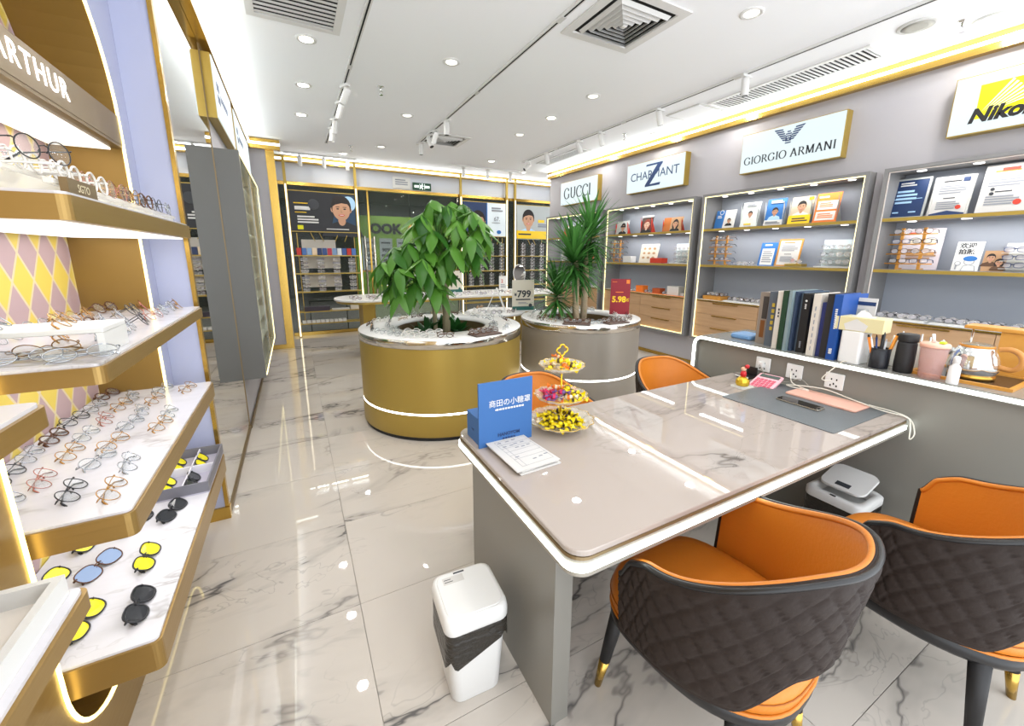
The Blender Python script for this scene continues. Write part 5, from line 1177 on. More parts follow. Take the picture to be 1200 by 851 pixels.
def tower(y, z, label, nm):
    t = thing('acrylic_tower', label, 'display stand', (4.86, y, z+.0005), -PI/2)
    MB().box((-.145, .10, 0), (.145, .106, .28)).build('back_sheet', mat('frosted_panel', 'cfdbe2', .3), t, True); MB().box((-.16, -.02, 0), (.16, .11, .012)).build('base', WHITE, t, True)
    for k in range(3):
        MB().box((-.145, 0, .03+.075*k), (.145, .10, .035+.075*k)).build('tier', ACRYL, t, True)
        for s in (-1, 1): specs('clear_panto' if s < 0 else 'silver_panto', (4.885, y+s*.07, z+.036+.075*k), tiltrot(-PI/2, .1), '%s on the %s tier of %s' % (NICE['clear_panto' if s < 0 else 'silver_panto'], ORD[k], nm), 'spectacles on ' + nm, lo=True)
tower(2.17, Z2, 'frosted three-tier spectacle tower under the eagle sign', 'the frosted tower under the eagle sign')
tower(4.06, Z2, 'frosted three-tier spectacle tower under the crossed letter sign', 'the frosted tower under the crossed letter sign')
for k, (y, s_) in enumerate(((3.10, 'clear_panto'), (3.22, 'blue_rect'), (3.0, 'silver_panto'))): specs(s_, (4.80, y, Z2+.001), tiltrot(-PI/2, .2), '%s standing loose beside the blue document sheet' % NICE[s_], 'loose spectacles under the eagle sign', lo=True)
for k, (y0_, l) in enumerate(((3.44, 'first'), (2.62, 'second'))):
    simplebox('wooden_tray', (4.79, y0_-.13, Z3+.0005), (4.97, y0_+.13, Z3+.05), BAMBOO, '%s pale wooden box on the drawers under the eagle sign' % l, 'box')
    for q in range(4): s_ = ['tortoise', 'black_rect', 'silver_panto', 'clear_panto'][q]; specs(s_, (4.84+.07*(q % 2), y0_-.065+.13*(q//2), Z3+.052), tiltrot(-PI/2, .5), '%s lying on the %s pale wooden box' % (NICE[s_], l), 'spectacles on the pale wooden boxes', lo=True)
wtray(3.03, 4.87, Z3, .46, .22, 10, 'white spectacle tray between the two pale wooden boxes', 'the white tray between wooden boxes', ('black_rect', 'tortoise', 'clear_panto'))
wtray(2.20, 4.87, Z3, .40, .22, 8, 'white spectacle tray behind the row of binders', 'the white tray behind the binders')
# cabinet under the crossed letter sign
board('portrait_stand', 'portrait stand of a person in sunglasses with a red easel back', 'picture', 5.32, Z1, .28, .225, back=PGREY, items=face(.02, .125, .06, coat=PBLK)+[('r', -.03, .12, .075, .145, PBLK)], rest=PRED)
board('portrait_stand', 'tall portrait stand of a red-haired woman with a red easel back', 'picture', 4.78, Z1, .22, .27, back=mat('print_dusk', '4a3a36', .5), items=face(0, .14, .07, hair=HAIRR, skin=SKINL, long_=True, coat=PBLK)+[('r', -.11, .245, .11, .27, PWH)], rest=PRED)
board('portrait_stand', 'wide portrait stand of a long-haired woman with a red easel back', 'picture', 4.28, Z1, .34, .21, back=PTAN, items=[('r', -.17, 0, -.04, .21, mat('print_amber', 'b86a2e', .5))]+face(.05, .115, .055, long_=True, coat=PBLK), rest=PRED)
board('information_board', 'cream board with printed spectacles on the second shelf below the portraits', 'board', 4.70, Z2, .36, .29, back=PCREAM, items=[('e', -.10+.1*q, .22-.07*r_, .028, .018, PTAN) for q in range(3) for r_ in range(3)])
simplebox('paper_box', (4.80, 4.96, Z2+.0005), (4.92, 5.13, Z2+.10), WHITES, 'small white box beside the bamboo rack below the portraits', 'box')
simplebox('leather_box', (4.80, 4.32, Z2+.0005), (4.92, 4.55, Z2+.075), PRED, 'red-brown box between cream board and frosted tower', 'box')
simplebox('orange_box', (4.80, 4.66, Z3+.0005), (4.92, 4.80, Z3+.10), POR, 'orange box on the drawers under the crossed letter sign', 'box')
simplebox('orange_box', (4.80, 4.32, Z3+.0005), (4.92, 4.46, Z3+.08), mat('burnt_orange', 'b4562c', .5), 'darker orange box on the drawers beside the white box', 'box')
simplebox('paper_box', (4.80, 3.98, Z3+.0005), (4.93, 4.18, Z3+.13), WHITES, 'white box at the eagle end of the drawers under the crossed letter sign', 'box')
t = thing('display_runner', 'orange runner along the drawer top under the crossed letter sign', 'runner', (4.80, 4.36, Z3+.0004)); MB().box((4.745, 3.82, Z3+.0004), (4.79, 5.0, Z3+.006)).build('strip', POR, t)
i = 0
for y in (5.38, 5.22, 5.06, 4.93, 4.58, 4.23, 3.90):
    s_ = ks[i % 7]; specs(s_, (4.83, y, Z3+.001), tiltrot(-PI/2+.2, .3), '%s, %s on the drawers under the crossed letter sign' % (NICE[s_], ORD[i]), 'spectacles on the drawers under the crossed letter sign', lo=True); i += 1
# cabinet behind the spiky plants
board('portrait_stand', 'red and white portrait stand on the top shelf behind the spiky plants', 'picture', 6.85, Z1, .30, .24, back=PWH, items=[('r', -.15, 0, -.03, .24, PRED)]+face(.05, .13, .055, coat=PRED))
board('portrait_stand', 'blue portrait stand on the top shelf behind the tallest spiky plant', 'picture', 6.15, Z1, .26, .26, back=PBL, items=face(0, .14, .06, coat=PNAVY))
board('information_board', 'white board on the second shelf behind the spiky plants', 'board', 6.9, Z2, .32, .28, back=PAPER, items=cert(.3, .28, INK))
board('information_board', 'dark photo board on the second shelf behind the tallest spiky plant', 'board', 6.0, Z2, .3, .30, back=PBLK, items=face(0, .17, .06, coat=PRED))
wtray(6.9, 4.87, Z3, .40, .22, 6, 'white spectacle tray behind the middle spiky plant', 'the white tray behind the middle spiky plant')
# ================================================================ on the marble table
ZT = .7605
BLUEB = mat('blue_card', '34639e', .55)
t = thing('gift_box', 'blue box with tall printed lid panel on the table corner', 'box', (.69, 1.40, ZT))
MB().box((.578, 1.352, ZT), (.805, 1.478, ZT+.112), .003).build('base', BLUEB, t)
lp = MB().box((.570, 1.336, ZT), (.806, 1.344, ZT+.262)).build('lid_panel', BLUEB, t)
text('商田の小糖罩', .031, PWH, lp, (.705, 1.3352, ZT+.172), RY, .0003)
MB().box((.64, 1.3345, ZT+.145), (.645, 1.3358, ZT+.150)).build('printed_line', PWH, lp)
pl = MB(); [pl.box((.645+.0125*k, 1.3345, ZT+.144), (.654+.0125*k, 1.3358, ZT+.151)) for k in range(10)]; pl.build('printed_line', PWH, lp, kind='stuff')
text('HANOYOM', .019, PNAVY, lp, (.70, 1.3352, ZT+.040), RY, .0003, bold=.0008); pl = MB(); [pl.box((.672+.012*k, 1.3345, ZT+.019), (.680+.012*k, 1.3358, ZT+.026)) for k in range(5)]; pl.build('printed_line', PNAVY, lp, kind='stuff')
text('H:M', .014, PNAVY, t, (.577, 1.415, ZT+.05), (PI/2, 0, -PI/2), .0003)
t = thing('form_pad', 'pile of white printed order forms beside the blue box', 'paper pad', (.695, 1.235, ZT), .06)
rp = random.Random(4)
for k in range(5):
    MB().box((-.085, -.135, .0035*k), (.085, .135, .0035*k+.0033)).xf(Matrix.Translation((rp.uniform(-.004, .004)+.003*(2-k), rp.uniform(-.006, .006), 0)) @ Matrix.Rotation(rp.uniform(-.06, .06), 4, 'Z')).build('sheet', PAPER, t, True)
pr = MB(); zt = .0175
def ln(x0, y0, x1, y1, s=.0009): pr.box((min(x0, x1)-s/2, min(y0, y1)-s/2, zt), (max(x0, x1)+s/2, max(y0, y1)+s/2, zt+.0003))
for y in (-.115, -.06, -.03, .0, .03, .06, .09): ln(-.062, y, .072, y)
for x in (-.062, -.045, .072): ln(x, -.115, x, .09)
for x, y in ((-.02, .04), (.0, .045), (.03, .045), (-.01, .015), (.015, .012), (.03, -.085), (.0, -.09), (.055, -.08), (-.05, -.05), (-.05, .04), (-.055, .075), (-.02, .075), (.01, .078), (.04, .015)): pr.box((x, y, zt), (x+.016, y+.006, zt+.0003))
pr.box((-.02, .108, zt), (.02, .117, zt+.0003)); pr.build('printed_line', INKG, t, True, kind='stuff')
# three-tier candy stand
cs = thing('candy_stand', 'three-tier glass candy stand with gilt rod and cloud-shaped handle', 'stand', (.965, 1.36, ZT))
PLG = glassy('plate_glass', 'f2efe6', .30, .04)
GW = mat('yellow_gilt', 'e3b62a', .25, .7)
for r_, z in ((.142, .014), (.114, .125), (.096, .258)):
    f_ = lambda a: 1+.035*math.cos(14*a)
    pz = [(.04, z), (.07*r_/.142, z+.002), (r_*.72, z+.006), (r_*.9, z+.018), (r_, z+.030)]
    c = (.965, 1.36, ZT)
    p = MB().lathe(pz+[(r_*.985, z+.032), (r_*.88, z+.020), (r_*.7, z+.009), (.04, z+.004)], 84, c, True, True, f_).build('plate', PLG, cs)
    MB().tube([(c[0]+r_*f_(a)*math.cos(a), c[1]+r_*f_(a)*math.sin(a), ZT+z+.031) for a in [2*PI*i/84 for i in range(84)]], .0014, 5, True).build('gilt_rim', GW, p)
MB().lathe([(.045, 0), (.05, .004), (.03, .014)], 24, (.965, 1.36, ZT)).build('foot', PLG, cs)
MB().tube([(.965, 1.36, ZT+.014), (.965, 1.36, ZT+.325)], .0042, 8).build('rod', GW, cs)
MB().tube([(.965+(.018+.010*abs(math.cos(2*a)))*math.cos(a), 1.36, ZT+.348+(.016+.008*abs(math.cos(2*a)))*math.sin(a)) for a in [2*PI*i/40 for i in range(40)]], .0036, 7, True).build('handle', GW, cs)
def candy_mesh(c1, c2):
    b = MB(); b.ball((0, 0, 0), .0105, 8, 6, (1.25, .85, .75)); n0 = len(b.v)
    for s in (-1, 1):
        vs = [(s*.012, 0, 0)]+[(s*.027, .013*math.cos(q)*1.0, .006*math.sin(q*2.3)) for q in (0, .8, 1.57, 2.35, 3.14)]
        b.add(vs, [(0, i, i+1) for i in range(1, 5)])
    s_ = MB().loft([[(x, .0094*math.cos(a), .0084*math.sin(a)) for a in [2*PI*i/8 for i in range(8)]] for x in (-.004, .004)], False)
    return multi('wrapped_candy', [(b, c1), (s_, c2)])
CY = mat('candy_yellow', 'e8cf12', .3); CB = mat('candy_dark', '40301e', .4); CP = mat('candy_pink', 'd22a5e', .3); CO = mat('candy_orange', 'ec7a22', .3); CV = mat('candy_violet', '6a4a80', .3); CC = mat('candy_cream', 'e8d9b8', .4)
CM = {'yellow': candy_mesh(CY, CB), 'pink': candy_mesh(CP, CP), 'orange': candy_mesh(CO, CC), 'violet': candy_mesh(CV, CP), 'cream': candy_mesh(CC, CO)}
rc = random.Random(8)
def pile(r_, z, n, kinds_, nm):
    cnt = {}
    for i in range(n):
        q = i/n; lay = 0 if q < .5 else 1 if q < .83 else 2
        rr_ = (r_*math.sqrt(rc.uniform(.05, 1)))*(1, .72, .42)[lay]+.012; a = i*2.399+rc.uniform(-.2, .2)
        k = kinds_[i % len(kinds_)]; cnt[k] = cnt.get(k, 0)+1
        o = bpy.data.objects.new('wrapped_candy', CM[k]); C.objects.link(o); o.location = (.965+rr_*math.cos(a), 1.36+rr_*math.sin(a), ZT+z+.010+.017*lay+.004*(lay == 0 and rr_ > r_*.8))
        o.rotation_euler = (rc.uniform(-.4, .4), rc.uniform(-.25, .25), rc.uniform(0, 6.28)); o.scale = (1.38,)*3
        tag(o, '%s wrapped candy, %s of its colour in the %s of the candy stand' % (k, (ORD+['later'])[min(39, cnt[k]-1)], nm), 'candy', 'candies in the '+nm)
pile(.088, .020, 38, ['yellow']*9+['cream'], 'large bottom plate')
pile(.074, .132, 22, ['yellow', 'pink', 'yellow', 'orange', 'violet', 'yellow', 'pink', 'cream'], 'middle plate')
pile(.055, .265, 13, ['yellow', 'cream', 'yellow', 'orange'], 'small top plate')
t = thing('desk_mat', 'dark grey leather desk mat on the marble table by the counter', 'mat', (2.21, 1.02, ZT)); slab(rrect(1.957, .766, 2.468, 1.285, .012, 3), ZT, ZT+.003, .001).build('sheet', mat('mat_leather', '5f6366', .4, bump=((200, 200, 200), .15)), t)
t = thing('tablet', 'rose pink tablet cover lying on the dark desk mat', 'tablet', (2.40, 1.0, ZT+.0035)); slab(rrect(2.308, .835, 2.468, 1.155, .012, 4), ZT+.0035, ZT+.0125, .002).build('cover', mat('rose_leather', 'd9a795', .45), t); MB().box((2.306, .88, ZT+.005), (2.3085, .905, ZT+.009)).build('clasp', mat('rose_dark', 'b98878', .4), t)
t = thing('mobile_phone', 'black phone with pale screen glare beside the rose tablet', 'phone', (2.205, 1.02, ZT+.0035)); slab(rrect(2.165, .925, 2.238, 1.125, .01, 4), ZT+.0035, ZT+.012, .002).build('body', mat('phone_silver', 'a9a296', .25, .8), t); slab(rrect(2.168, .928, 2.235, 1.122, .009, 4), ZT+.012, ZT+.0128, .0003).build('screen', mat('phone_screen', '0c0d0f', .03), t)
t = thing('calculator', 'pink calculator propped up beside the desk mat', 'calculator', (2.375, 1.30, ZT), -HP+.12)
Mx = Matrix.Translation((0, 0, .006)) @ Matrix.Rotation(.30, 4, 'X')
b_ = slab(rrect(-.065, -.09, .065, .09, .012, 4), 0, .014, .003).xf(Mx).build('body', mat('calc_pink', 'eeb3bb', .35), t, True)
MB().box((-.052, .045, .0141), (.052, .078, .0155)).xf(Mx).build('display', mat('calc_lcd', '59645f', .15), t, True)
km = mat('calc_key', 'cf5f74', .4)
for i in range(5):
    for j in range(5): MB().box((-.052+.021*i, -.08+.022*j, .014), (-.052+.021*i+.017, -.08+.022*j+.016, .018), .002).xf(Mx).build('key', km, t, True)
MB().box((-.05, .06, -.02), (.05, .066, .004)).xf(Mx).build('prop', mat('calc_pink', 'eeb3bb'), t, True)
t = thing('phone_stand', 'black slab stand leaning behind the pink calculator', 'stand', (2.425, 1.44, ZT)); MB().box((2.37, 1.405, ZT), (2.475, 1.475, ZT+.010)).box((2.465, 1.41, ZT+.01), (2.476, 1.47, ZT+.06)).build('base', BLACK, t); MB().box((2.365, 1.40, ZT+.01), (2.372, 1.48, ZT+.016)).build('lip', WHITE, t)
t = thing('figurine', 'small red and gilt ornament on a clear base beside the desk mat', 'ornament', (2.21, 1.335, ZT))
c = (2.21, 1.335, ZT)
MB().box((2.165, 1.295, ZT), (2.255, 1.375, ZT+.012), .002).build('base', ACRYL, t)
MB().lathe([(.030, .012), (.036, .024), (.034, .045), (.016, .062), (.010, .064)], 28, c, True, True, lambda a: 1+.05*math.cos(12*a)).build('skirt', mat('gilt', 'd8b436', .25, .6), t)
MB().lathe([(.012, .062), (.017, .075), (.014, .092), (.008, .098)], 20, c).build('body', mat('ornament_red', 'c21f24', .35), t)
MB().ball((2.207, 1.335, ZT+.110), .014, 14, 10).build('head', mat('ornament_pale', 'e2b798', .5), t); MB().ball((2.212, 1.338, ZT+.114), .0145, 14, 10, (1, 1, .95)).build('hair', HAIR, t); MB().ball((2.205, 1.315, ZT+.128), .012, 12, 8).build('bow', mat('ornament_red', 'c21f24'), t)
def wire(pts, r, n=6):
    out = []
    P = [Vector(p) for p in pts]
    for i in range(len(P)-1):
        p0, p1, p2, p3 = P[max(0, i-1)], P[i], P[i+1], P[min(len(P)-1, i+2)]
        for k in range(n):
            u = k/n; out.append(.5*((2*p1)+(-p0+p2)*u+(2*p0-5*p1+4*p2-p3)*u*u+(-p0+3*p1-3*p2+p3)*u**3))
    return MB().tube(out+[P[-1]], r, 6)
CBL = mat('cable_cream', 'd9d3c6', .5)
for k, (pts, l) in enumerate((([(2.47, 1.22, .85), (2.42, 1.18, .80), (2.44, 1.10, .775), (2.40, 1.20, .785), (2.455, 1.05, .80), (2.455, .92, .785), (2.43, .78, .775), (2.455, .695, .766), (2.47, .68, .72), (2.46, .672, .665), (2.47, .662, .70), (2.47, .70, .765), (2.455, .84, .778)], 'cream cable looping from the socket over the rose tablet and the table edge'),
                              ([(2.47, 1.02, .85), (2.44, 1.05, .86), (2.475, 1.0, .945), (2.478, .985, .965), (2.52, .98, .957)], 'thin cream cable running from socket up onto the counter top'),
                              ([(2.47, 1.40, .845), (2.44, 1.34, .80), (2.46, 1.27, .79), (2.43, 1.22, .79), (2.46, 1.16, .82), (2.44, 1.09, .79), (2.46, 1.05, .80)], 'tangled grey cable from the black plug along the counter panel'))):
    tag(wire(pts, .0028).build('cable', CBL if k < 2 else mat('cable_grey', '8e8a80', .5)), l, 'cable')
t = thing('charger_plug', 'white charger plug in the socket behind the pink calculator', 'charger', (2.49, 1.40, .84)); MB().box((2.475, 1.385, .828), (2.5018, 1.415, .862), .004).build('body', WHITE, t)

# ================================================================ on the grey counter
ZK = .9520
def binder(y0, y1, x0, h, col, label, items=(), lean=0, dep=.27):
    t = thing('binder', label, 'binder', (x0, (y0+y1)/2, ZK), -HP); w_ = y0-y1
    MB().box((-w_/2, 0, 0), (w_/2, .004, h)).box((-w_/2, .004, 0), (-w_/2+.003, dep, h)).box((w_/2-.003, .004, 0), (w_/2, dep, h)).build('cover', mat('binder_'+col, col, .5), t, True)
    if w_ > .012: MB().box((-w_/2+.0035, .005, .004), (w_/2-.0035, dep-.006, h-.006)).build('pages', PAPER, t, True)
    decor(t, items); return t
W8 = lambda n, v0, v1, m, wd: [('r', -wd, v0+(v1-v0)*k/n, wd, v0+(v1-v0)*(k+.62)/n, m) for k in range(n)]
binder(1.515, 1.446, 2.585, .325, '8b7f74', 'taupe binder with dark spine window and wood-brown foot, first of the binders', [('r', -.015, .04, .012, .15, mat('spine_brown', '7a4a20', .5)), ('r', -.012, .16, .02, .30, mat('spine_dark', '3f3a38', .5))])
binder(1.440, 1.380, 2.553, .335, '535b66', 'slate blue binder with yellow spine print', W8(5, .10, .28, mat('spine_gold', 'b9a03a', .5), .008))
binder(1.375, 1.342, 2.520, .345, 'd3cdc3', 'cream binder with small dark spine print between slate and green', W8(3, .19, .25, INK, .004))
binder(1.338, 1.311, 2.505, .350, '1e3b28', 'dark green binder in the row on the counter')
binder(1.308, 1.290, 2.510, .352, '7e8f92', 'pale grey-green folder beside the dark green binder')
binder(1.287, 1.275, 2.535, .348, '37455c', 'thin dark blue folder, first behind the grey-green one')
binder(1.273, 1.262, 2.560, .340, '2c3a50', 'thin navy folder between two blue-grey folders')
binder(1.260, 1.250, 2.550, .345, '4d6173', 'thin blue-grey folder against the black binder')
binder(1.247, 1.206, 2.535, .340, '1b1b1d', 'black binder with a white mark at its spine top', [('e', 0, .30, .006, .006, PWH)]+W8(4, .255, .285, PWH, .004)+W8(5, .03, .07, INKG, .004))
binder(1.203, 1.190, 2.560, .315, '2f62a8', 'thin blue folder with white lower half', [('p', [(-.006, 0), (.006, 0), (.006, .17), (-.006, .14)], PWH)])
binder(1.182, 1.146, 2.515, .345, 'cfc7bc', 'cream-white binder with faint grey spine print', W8(7, .03, .29, INKG, .002))
binder(1.144, 1.118, 2.535, .300, '2b3470', 'thin indigo folder beside the cream-white binder')
binder(1.116, 1.083, 2.515, .350, '262527', 'charcoal binder between indigo folder and blue binder')
binder(1.080, 1.042, 2.505, .350, '17478f', 'royal blue binder with white spine lettering, last of the binders', W8(10, .17, .28, PWH, .004)+W8(4, .035, .065, PWH, .006))
board('brochure', 'upright brochure with a blue header behind the tissue box', 'brochure', 1.01, ZK, .10, .33, x=2.66, lean=.05, back=PAPER, items=[('r', -.045, .29, .045, .31, PNAVY), ('r', -.045, .17, .02, .27, PGREY), ('r', .0, .16, .045, .22, PTAN)])
t = thing('spectacle_case', 'blue spectacle case lying at the binder end of the counter', 'case', (2.68, 1.63, ZK)); slab(rrect(2.60, 1.555, 2.76, 1.70, .02, 4), ZK, ZK+.03, .008).build('case', mat('case_blue', '6f97c4', .5), t)
t = thing('storage_box', 'plain white box standing under the tissue box', 'box', (2.56, .98, ZK)); slab(rrect(2.508, .935, 2.62, 1.028, .012, 4), ZK, ZK+.170, .004).build('body', WHITE, t)
t = thing('tissue_box', 'cream printed tissue box resting on the white box', 'tissue box', (2.565, .965, ZK+.1705), .06)
MB().box((-.055, -.10, 0), (.055, .10, .072), .003).build('box', mat('tissue_cream', 'cfc497', .6), t, True)
MB().prism([(-.04, .0), (.04, .0), (.05, .03), (0, .06), (-.05, .03)], -.0556, -.0545, 'x').xf(Matrix.Translation((0, .01, .004))).build('print', PAPER, t, True); MB().prism([(.03*math.cos(a), .05*math.sin(a)) for a in [2*PI*i/20 for i in range(20)]], .0722, .0730).build('opening', PWH, t, True)
tis = MB(); tis.add([(-.02, -.03, .072), (.02, -.03, .072), (.02, .03, .072), (-.02, .03, .072), (-.012, -.02, .10), (.012, .0, .11), (.006, .02, .10), (-.015, .01, .105)], [(0, 1, 5, 4), (1, 2, 6, 5), (2, 3, 7, 6), (3, 0, 4, 7)]); tis.build('tissue', PWH, t, True)
# pen cup with pens
cx_, cy_ = 2.545, .865
t = thing('pen_cup', 'dark mesh pen cup between white box and black flask', 'cup', (cx_, cy_, ZK))
MB().lathe([(.037, 0), (.038, .003), (.039, .10), (.037, .10), (.036, .004), (.01, .004)], 24, (cx_, cy_, ZK), False).build('wall', glassy('mesh_black', '23252c', .75, .4), t)
MB().lathe([(.0395, .096), (.0395, .102), (.036, .102)], 24, (cx_, cy_, ZK), False).build('rim', BLACK, t)
for k, (dx, dy, tx, ty, L, m, r_, l) in enumerate(((-.015, .02, -.02, .05, .15, 'f08a24', .007, 'orange cutter handle in the pen cup beside a black handle'), (0, .0, .0, .0, .17, '1f1f22', .008, 'black scissor handle in the middle of the pen cup'), (.01, -.02, .02, -.045, .17, 'f09a2c', .0075, 'orange scissor handle leaning towards the black flask'), (-.02, .01, -.03, .035, .145, 'd8d8da', .004, 'silver pen in the pen cup'), (.015, .02, .01, .03, .15, '2b4a8a', .0045, 'blue pen in the pen cup'), (-.01, -.015, -.02, -.02, .14, 'b8bcc0', .004, 'grey pen in the pen cup near the black flask'))):
    m_ = mat('pen_'+m, m, .35); a = (cx_+dx*.6, cy_+dy*.6, ZK+.006); b2 = (cx_+tx, cy_+ty, ZK+L)
    tt_ = thing('pen' if r_ < .006 else 'cutter', l, 'pen' if r_ < .006 else 'scissors', a)
    MB().tube([a, b2], r_, 8).build('barrel', m_, tt_); MB().tube([b2, tuple(Vector(b2)+(Vector(b2)-Vector(a)).normalized()*.012)], [r_*.9, r_*.5], 8).build('end_cap', m_ if k % 2 else BLACK, tt_)
t = thing('cosmetic_rack', 'clear holder crowded with small tools behind the black flask', 'organiser', (2.70, .80, ZK)); MB().box((2.65, .70, ZK), (2.75, .90, ZK+.006)).box((2.65, .70, ZK), (2.653, .90, ZK+.12)).box((2.747, .70, ZK), (2.75, .90, ZK+.12)).build('case', ACRYL, t)
for k in range(7): tag(MB().tube([(2.70+.02*(k % 2), .715+.026*k, ZK+.008), (2.70+.02*(k % 2), .72+.026*k, ZK+.15+.012*(k % 3))], [.006, .004], 8).build('hand_tool', STEEL if k % 3 else CBL), 'small tool, %s in the clear holder behind the flask' % ORD[k], 'tool', 'tools in the clear holder')
t = thing('flask', 'matt black drinking flask between pen cup and plastic pitcher', 'flask', (2.555, .775, ZK)); MB().lathe([(.032, 0), (.036, .004), (.037, .05), (.036, .14), (.032, .152)], 32, (2.555, .775, ZK)).build('body', BLACKM, t); MB().lathe([(.036, .152), (.0375, .156), (.0375, .182), (.035, .188)], 32, (2.555, .775, ZK)).build('lid', BLACKM, t)
t = thing('plastic_pitcher', 'pink-tinted clear plastic cup with a white straw', 'cup', (2.535, .675, ZK)); pc = (2.535, .675, ZK)
MB().lathe([(.036, 0), (.038, .003), (.048, .148), (.046, .148), (.036, .006), (.005, .006)], 32, pc, False).build('wall', glassy('pink_plastic', 'e8c4bc', .28, .1), t)
MB().lathe([(.049, .146), (.051, .149), (.051, .160), (.048, .164), (.01, .166)], 32, pc).build('lid', mat('lid_pink', 'e6b29c', .4), t)
MB().tube([(2.53, .68, ZK+.166), (2.525, .685, ZK+.205)], .006, 10).build('straw', WHITE, t); MB().box((2.515, .64, ZK+.166), (2.54, .66, ZK+.176), .003).build('stopper', mat('lime', 'b8d332', .4), t)
t = thing('spray_bottle', 'small translucent white bottle before the glass kettle', 'bottle', (2.51, .592, ZK)); pc = (2.51, .592, ZK)
MB().lathe([(.018, 0), (.020, .003), (.019, .075), (.010, .088), (.010, .095)], 24, pc).build('body', glassy('milky', 'f1f1f1', .8, .25), t); MB().lathe([(.0115, .094), (.0115, .118), (.008, .124)], 20, pc).build('cap', WHITE, t)
ty_ = thing('tea_tray', 'dark tray with a golden wood rim under the glass kettle', 'tray', (2.70, .585, ZK)); MB().box((2.572, .44, ZK), (2.86, .745, ZK+.006)).build('base', mat('tray_dark', '3a2f28', .25), ty_)
rm = MB().box((2.56, .428, ZK), (2.574, .757, ZK+.014)).box((2.858, .428, ZK), (2.872, .757, ZK+.014)).box((2.574, .428, ZK), (2.858, .442, ZK+.014)).box((2.574, .743, ZK), (2.858, .757, ZK+.014)); rm.build('rim', BAMBOO, ty_)
kt = thing('kettle', 'round glass kettle with silver reflections and a wooden handle', 'kettle', (2.70, .585, ZK+.0065)); kc = (2.70, .585, ZK+.0065)
MB().lathe([(.070, 0), (.076, .003), (.076, .016), (.070, .020)], 36, kc).build('base', mat('kettle_gold', 'c79a45', .25, .9), kt)
MB().lathe([(.070, .020), (.082, .040), (.083, .065), (.074, .105), (.058, .138), (.050, .146)], 40, kc, False).build('body', mat('mirror_glass', 'dfe2e2', .06, .85), kt)
MB().lathe([(.052, .146), (.053, .152), (.040, .158), (.014, .160)], 32, kc).build('lid', GLASS, kt); MB().lathe([(.054, .140), (.056, .144), (.056, .150), (.053, .153)], 32, kc, False).build('lid_ring', mat('wood_ring', 'c5832f', .4), kt)
wire([(2.69, .515, ZK+.150), (2.685, .480, ZK+.156), (2.68, .450, ZK+.138), (2.68, .442, ZK+.10), (2.685, .466, ZK+.070), (2.69, .505, ZK+.072)], .0118).build('handle', mat('handle_wood', 'c08545', .45), kt)
MB().tube([(2.695, .655, ZK+.11), (2.69, .685, ZK+.135), (2.688, .70, ZK+.155)], [.020, .014, .011], 12).build('spout', mat('mirror_glass', 'dfe2e2'), kt)
wb_ = thing('wooden_chest', 'light wooden box with an overhanging lid behind the kettle', 'box', (2.93, .52, ZK)); MB().box((2.885, .30, ZK), (2.985, .56, ZK+.205)).build('body', BAMBOO, wb_); MB().box((2.875, .29, ZK+.205), (2.99, .68, ZK+.222), .003).build('lid', BAMBOO, wb_); MB().box((2.8835, .42, ZK+.14), (2.8848, .47, ZK+.15)).build('label_plate', STEEL, wb_)
MB().tube([(2.93, .66, ZK), (2.93, .66, ZK+.205)], .004, 6).build('prop_rod', STEEL, wb_)

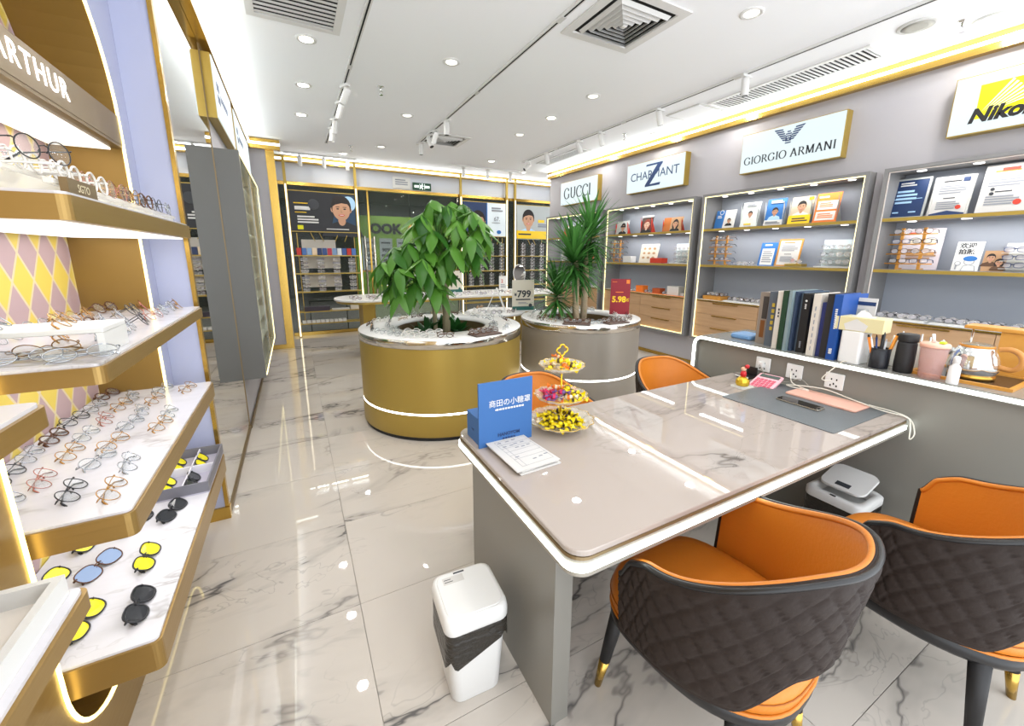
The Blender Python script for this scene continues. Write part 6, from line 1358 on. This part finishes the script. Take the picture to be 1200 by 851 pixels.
# ================================================================ signs on the planters and the display table
def price(label, x, y, z, w_, h, back, items, turn=0., base=WHITE):
    t = thing('price_sign', label, 'sign', (x, y, z+.0005), turn)
    MB().box((-w_*.56, -.04, 0), (w_*.56, .05, .012), .003).build('foot', base, t, True); MB().box((-w_/2, 0, .012), (w_/2, .008, h)).build('panel', back, t, True); decor(t, items); return t
price('cream price sign reading 799 with a teal foot band', 2.40, 4.22, .83, .27, .375, PCREAM, [('t', '¥', -.095, .20, .05, .002, INK), ('t', '799', .01, .205, .115, .003, INK), ('r', -.09, .135, .09, .15, INK), ('l', -.06, .085, .06, .11, 2, INKG), ('r', -.135, .013, .135, .06, PGRN), ('e', .09, .07, .022, .022, INK)], -.25)
price('maroon price sign reading 5.98 on the silver planter', 3.135, 3.36, .846, .21, .40, PMAR, [('t', '5.98', -.012, .175, .088, .003, PYEL), ('t', '折', .085, .17, .035, .001, PYEL), ('l', -.05, .245, .05, .26, 1, POR), ('l', -.09, .36, -.03, .37, 1, POR), ('r', .06, .35, .095, .39, POR)], -.6)
price('cream sign with a teal foot on the display table behind the tall tree', 2.30, 6.28, .8805, .24, .36, PCREAM, [('l', -.08, .2, .08, .28, 2, INK), ('r', -.12, .013, .12, .06, PGRN), ('e', .07, .07, .02, .02, PGRN)])
price('white sign with red print on the display table next to the round mirror', 3.17, 6.28, .8805, .15, .26, PWH, [('t', '2', -.02, .17, .08, .002, PRED), ('l', -.05, .05, .05, .12, 3, INKG)])
price('blank cream card on the display table beside the tree trunk', 1.98, 6.28, .8805, .16, .36, PCREAM, [('r', .07, .1, .08, .34, PRED)])
t = thing('tablet_stand', 'white A-shaped tablet stand on the pillar between the planters', 'stand', (2.07, 4.42, .8305), -.5)
MB().box((-.09, -.004, 0), (.09, .004, .30)).xf(Matrix.Translation((-.06, 0, 0)) @ Matrix.Rotation(.42, 4, 'Y') @ Matrix.Rotation(PI/2, 4, 'Z')).build('front_panel', WHITE, t, True)
MB().box((-.09, -.004, 0), (.09, .004, .29)).xf(Matrix.Translation((.17, 0, 0)) @ Matrix.Rotation(-.36, 4, 'Y') @ Matrix.Rotation(PI/2, 4, 'Z')).build('rear_strut', WHITE, t, True)
for k, a in enumerate((1.2, 2.0, 2.9, 3.6, 4.3, 5.0, 5.6)): s_ = ks[k]; specs(s_, (2.13+.28*math.cos(a)*.98, 4.42+.28*math.sin(a), .832), tiltrot(a+HP, .4), '%s, %s around the white pillar top' % (NICE[s_], ORD[k]), 'spectacles on the pillar top', lo=True)
# ================================================================ text to meshes
bpy.context.view_layer.update()
dg = bpy.context.evaluated_depsgraph_get()
for o in [o for o in bpy.data.objects if o.type == 'FONT']:
    me = bpy.data.meshes.new_from_object(o.evaluated_get(dg), depsgraph=dg); me.name = 'lettering'
    n = bpy.data.objects.new('lettering', me); C.objects.link(n); n.parent = o.parent; n.matrix_local = o.matrix_local.copy(); n['kind'] = 'stuff'
    for ch in list(o.children): ch.parent = n
    bpy.data.objects.remove(o)
i = 0
